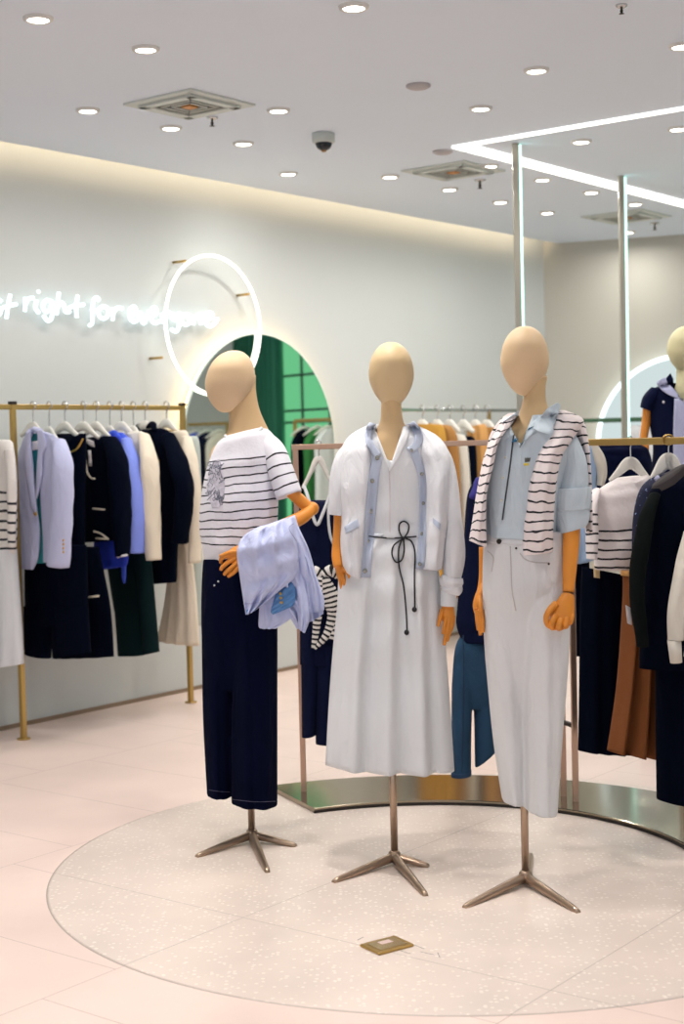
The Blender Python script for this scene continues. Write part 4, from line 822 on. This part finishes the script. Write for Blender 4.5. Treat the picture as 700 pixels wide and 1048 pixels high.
# ---- right mannequin
p3 = PZ(538, 906); f = Fr(p3.x, p3.y, 0)
t = thing('mannequin', p3, 'right mannequin in white jeans with a striped jumper over the shoulders', 'mannequin', 'three mannequins on the round floor inlay')
stand(t, 538, 906, .5, [(475, 930), (592, 935), (543, 876)])
eggshell(f, 537, 369.5, 24.6, 35.5, -.5, .09).build('head', mat('head3', 'e0c39b', .5), t)
m = MB().shell(f, [(535,385,560,385,.8,.02),(536,400,558,400,.78,.02),(534,415,560,415,.8,.02),(526,432,568,430,.9,.01),(512,446,584,446,.95,.01),(506,470,588,470,1,.01),(510,540,560,540,1,.01),(508,600,562,600,1,.01)], .068); m.build('neck_and_torso', NECK, t)
sh = MB().shell(f, [(524,426,566,424,.7,.01),(510,437,582,434,.9,.005),(503,450,590,448,1.02,0),(498,475,588,472,1.06,0),(496,505,578,502,1.06,0),(497,530,572,530,1.03,0),(497,549,568,552,.95,0)], .098, N=56, cap=(0,1), vneck=(529,14,424,36), wr=.007, fold=(.005,3,.2,1))
T3 = bvh(sh); sh.build('shirt', SHIRT, t)
m = MB(); patch(m, T3, f, [(514,432,531,420),(512,438,530,430),(511,445,527,440),(515,452,523,447)], .008, .006, N=14, K=6)
patch(m, T3, f, [(560,418,570,412),(552,428,573,416),(546,437,569,428),(547,440,564,443),(558,444,562,446)], .014, .008, N=18, K=8)
patch(m, T3, f, [(527,448,531,458),(535,440,540,450),(545,432,549,440),(552,426,556,430)], .006, .005, N=14, K=4); m.build('collar', SHIRT, t)
m = MB(); patch(m, T3, f, [(523,453,528,452),(529,446,538,442),(536,440,546,436)], .012, .002, N=8, K=4); m.build('collar_lining', TEAL, t)
m = MB(); line(m, T3, f, [(529,428),(525,450),(522,475),(517,510),(514,532)], .0024, .003); m.build('neck_cord', mat('cord_dark', '3a3f46', .6), t)
for x, y in ((517,468),(514.5,489),(513,512)): sbtn(t, T3, f, x, y, .0045, mat('pearl', 'd9d8cc', .4))
m = MB(); patch(m, T3, f, [(536,474,541,474),(536,476.5,541,476.5)], .002, .002, N=4, K=3); m.build('emblem', mat('emblem_yellow', 'd8c23c', .6), t)
m = MB(); patch(m, T3, f, [(537,468.5,543,468.5),(537,473,542,472.5)], .002, .002, N=4, K=3); m.build('emblem', mat('emblem_dark', '4b4a44', .6), t)
m = MB().ftube(f, [(578,450,0),(585,470,-.015),(586,490,-.02),(585,505,-.02)], [(12,18),(15,20),(16,20),(16.5,19)], Mm=30, N=26, wr=.07); m.build('shirt_sleeve', SHIRT, t)
m = MB().shell(f, [(565,500,604.5,498,1,0),(565,511,605,509,1.03,0),(566,523,604.5,520,1.03,0)], .071, off=-.02, N=12); m.build('sleeve_cuff', SHIRT, t)
m = MB().shell(f, [(566.5,521,603.5,518,1,0),(568,534,603,530,1.02,0),(570.5,546,600.5,537,1,0)], .066, off=-.02, N=12); m.build('sleeve_cuff', SHIRT, t)
# jeans
hp = MB().shell(f, [(497,545,580,543,.86,0),(495,556,582,556,.95,0),(494,575,584,575,1.02,0),(493.5,600,584,600,1.0,0),(494.5,630,582.5,630,.82,0),(498,670,577,670,.68,0),(505,710,568,710,.5,0),(515,745,556,745,.2,0)], .102, wr=.003)
hp.shell(f, [(497,570,546,570,.35),(494.5,610,545,610,.75),(495,650,537,650),(499,700,537,700),(505,760,537.5,760),(514,819,537.5,822)], .08, fold=(.006,2,.3,1), off=.02, wr=.004)
hp.shell(f, [(526,570,580,570,.35),(532,610,583.5,610,.75),(535,650,583,650),(536,700,580,700),(537.5,760,575,760),(538.5,829,570,833)], .085, fold=(.006,2,.3,1), off=-.035, wr=.004)
Th = bvh(hp); blend(hp.build('jeans', mat('ecru_denim', 'dadbdd', .9, bump=.12, bscale=20), t))
m = MB(); patch(m, Th, f, [(497,545,548,548),(496.5,555,548,559)], .003, .004, N=6, K=16); m.build('waistband', mat('ecru_denim2', 'dcdde0', .9), t)
m = MB(); line(m, Th, f, [(522,559),(523,580),(524,605),(528,625)], .0016, .0006); line(m, Th, f, [(532,566),(537,572),(547,575.5),(562,576)], .0016, .0006); line(m, Th, f, [(499,564),(505,571),(503,585)], .0016, .0006); m.build('seams', mat('seam_ecru', 'c4bebc', .9), t)
sbtn(t, Th, f, 510.5, 554, .0085, DMETAL, lift=.006); sbtn(t, Th, f, 528, 561, .0035, DMETAL, lift=.003); sbtn(t, Th, f, 561.5, 577, .0035, DMETAL, lift=.003)
# striped jumper over the shoulders
STJ = lambda nme, v0: stripes(nme, 'ece2e2', '15151e', .0305, .0058, v0, 2, wob=.008)
m = MB().shell(f, [(568,420,578,420,.4,.02),(567,430,597,430,.8,.0),(556,449,586,449,.9,-.015),(547,467,575,467,.9,-.03),(541,489,570,489,.9,-.035),(535,520,567,520,.85,-.035),(533,548,566,548,.8,-.035),(532,568,566,564,.7,-.035)], .078, off=-.035, N=44, Mm=50, fold=(.006,2,.2,1), wr=.004); m.build('jumper_drape', STJ('drape_stripes_a', .02), t)
m = MB().shell(f, [(584,430,597,430,.5),(590,445,601,445,.9),(596,465,603,465,1),(599,490,604,490,1),(600,515,605,515,1),(601,545,605,545,.9)], .05, off=.02, N=30, fold=(.006,2,.2,1)); m.build('jumper_body', STJ('drape_stripes_b', .02), t)
m = MB().shell(f, [(514,428,530,423,.5,.01),(508,440,522,436,.8,0),(499,458,510,452,.9,-.01),(493,478,505,474,.95,-.02),(488,505,498,503,.95,-.025),(484,530,497,528,.9,-.025),(480,553,498,560,.8,-.02)], .078, off=-.03, N=44, fold=(.006,2,.2,1), wr=.004); m.build('jumper_drape', STJ('drape_stripes_c', .02), t)
MB().shell(f, [(520,423,575,420,.5,0),(508,434,596,430,.9,0),(498,460,600,450,1,0),(495,540,601,540,1,0)], .03, off=.10, N=20).build('jumper_back', STJ('drape_stripes_d', .02), t)
# arms
FX = -.075
m = MB(); m.ftube(f, [(586,500,-.02),(585,545,-.055),(583,580,-.09),(581.5,606,-.115)], [8,8.6,7.4,5.8], Mm=20, N=20)
m.build('arm', WOOD, t)
MB().ftube(f, [(581.5,606,-0.115),(581.4,608.5,-0.115)], [5.3,5.3], N=2).build('wrist_joint', JOINT, t)
m = MB(); m.ftube(f, [(581.5,608,-0.115),(580,614,-0.120),(577,624,-0.125),(575,633,-0.130),(574,638,-0.130)], [(6,5.5),(8.5,6.5),(11.5,7.5),(12.5,7),(10.5,5)], Mm=24, N=24)
fingers(m, f, [([(569,629,-0.140),(565,637,-0.150),(565,642,-0.140),(570,642,-0.125)], [3.4,3.6,3.2,2.6]), ([(574,633,-0.145),(572,640,-0.155),(572,643,-0.140),(576,642,-0.125)], [3.4,3.5,3,2.5]),
 ([(580,632,-0.143),(578.5,639,-0.150),(579,641,-0.135),(581,639,-0.125)], [3.4,3.4,3,2.4]), ([(585,629,-0.135),(584,635,-0.140),(584,637,-0.130),(585,634,-0.120)], [3,3,2.6,2.2]),
 ([(569,618,-0.135),(562,625,-0.147),(558.8,633,-0.150),(561,640,-0.145),(566,641.5,-0.141)], [4,3.4,2.9,2.8,2.4])]); m.build('hand', WOOD, t)
m = MB(); m.ftube(f, [(497,560,.06),(496,590,.05),(493,605,.04)], [7,6,5], Mm=18); m.ftube(f, [(494,598,.04),(490,610,.03),(488.5,620,.025),(491,630,.02)], [(3,5),(4,7),(4.8,7.5),(4.5,6.5)], Mm=20)
fingers(m, f, [([(490.5,611,-.01),(491.5,618,-.025),(492,626,-.03)], [2.6,2.5,2.0]), ([(487.5,622,0),(488.5,634,0),(489.6,645,0)], [2.4,2.3,1.8]), ([(490,624,-.01),(491,637,-.012),(491.8,650,-.01)], [2.6,2.5,1.9]),
 ([(492.5,624,-.015),(493.5,637,-.02),(494,647,-.015)], [2.5,2.4,1.9]), ([(493,622,.02),(494.5,632,.02),(495,640,.02)], [2.3,2.1,1.7])]); m.build('arm', WOOD, t)

# ---- mannequin at the back right, on a low plinth
f = Fr(1.50, 6.85, -.15); Y4 = 6.85
pp = f.P(697, 700); pp.z = .17
MB_ = MB().box((pp.x, pp.y, .085), (.2, .2, .085), -.15, .01); tag(MB_.build('plinth', WHITE_T), 'low white plinth under the mannequin at the back right', 'plinth')
t = thing('mannequin', pp, 'mannequin at the right edge in a navy polo dress with pale jumper tied on', 'mannequin')
MB().lathe((pp.x, pp.y, .17), [(.14, 0), (.14, .008), (.13, .012)]).build('base', BRONZE, t); MB().lathe((pp.x, pp.y, .17), [(.012, .01), (.012, .8)], Mm=16).build('pole', BRONZE, t)
eggshell(f, 704, 358, 21, 24.5, 0, .085).build('head', HEAD4, t)
MB().shell(f, [(692,370,716,370,.8,.02),(692,385,716,385,.8,.02),(690,398,718,398,.9,.01),(676,410,732,410,.9,.01),(674,450,730,450,1,.01)], .06).build('neck_and_torso', HEAD4, t)
m = MB().shell(f, [(686,392,722,390,.6),(672,396,738,396,.85),(663,402,745,402,.95),(664,430,742,430,1.05),(668,455,738,455,1),(666,480,742,480,1.05),(655,530,752,530,1.2),(648,600,760,600,1.3)], .085, cap=(0,1), vneck=(700,14,392,26), wr=.004); T4 = bvh(m); m.build('polo_dress', NAVY, t)
MB().ftube(f, [(672,402,0),(665,410,-.01),(661,419,-.01)], [(8,12),(8,12),(6.5,11)], Mm=30, wr=.07).build('dress_sleeve', NAVY, t)
m = MB(); patch(m, T4, f, [(686,382,689,388),(681,390,690,398),(690,400,697,403)], .012, .006, N=10, K=5); m.build('collar', NAVY, t)
m = MB(); patch(m, T4, f, [(675,389,681,386),(672,392,683,392),(676,398,690,399),(684,404,700,410),(697,409,712,412)], .025, .02, N=18, K=6); patch(m, T4, f, [(690,408,712,408),(689,440,702,440),(689,480,704,480)], .03, .014, N=16, K=6); m.build('pale_jumper', LAV, t)
sbtn(t, T4, f, 679, 411.5, .006, TAGM, 'chest_emblem')
MB().ftube(f, [(663,412,-.01),(661.5,430,-.01),(659,447,-.02),(660,456,-.03),(661,475,-.05)], [(5,5),(4.6,5),(4,4.4),(4.2,4),(2.8,3)], Mm=16).build('arm', WOOD, t)
# ------------------------------------------------------------------ floor box
p = PZ(396, 969.5); t = thing('floor_box', p, 'small brass floor socket plate in front of the mannequins', 'floor box')
a = 0.60
MB().box(p+Vector((0, 0, .006)), (.062, .048, .004), a, .002).build('frame', BRASS, t)
MB().box(p+Vector((0, 0, .0105)), (.047, .034, .001), a, .0005).build('lid', mat('gold_lid', 'c9b184', .25, .9), t)
MB().box(p+Vector((-.004, .012, .0115)), (.02, .012, .0006), a, .0002).build('label_plate', mat('pink_plate', 'c8b0a8', .5), t)
CH = mat('chalk_smudge', 'a39d9a', .8)
m = MB()
for x0, y0, x1, y1 in ((424,967,434,971),(430,974,444,977),(448,975,450,980),(366,962,372,959),(410,973,420,976)): 
    m.bar(PZ(x0, y0, .0026), PZ(x1, y1, .0026), .0015, .0003)
tag(m.build('floor_scuff', CH), 'faint grey scuff marks on the terrazzo beside the brass floor plate', 'scuff mark')
fixn()
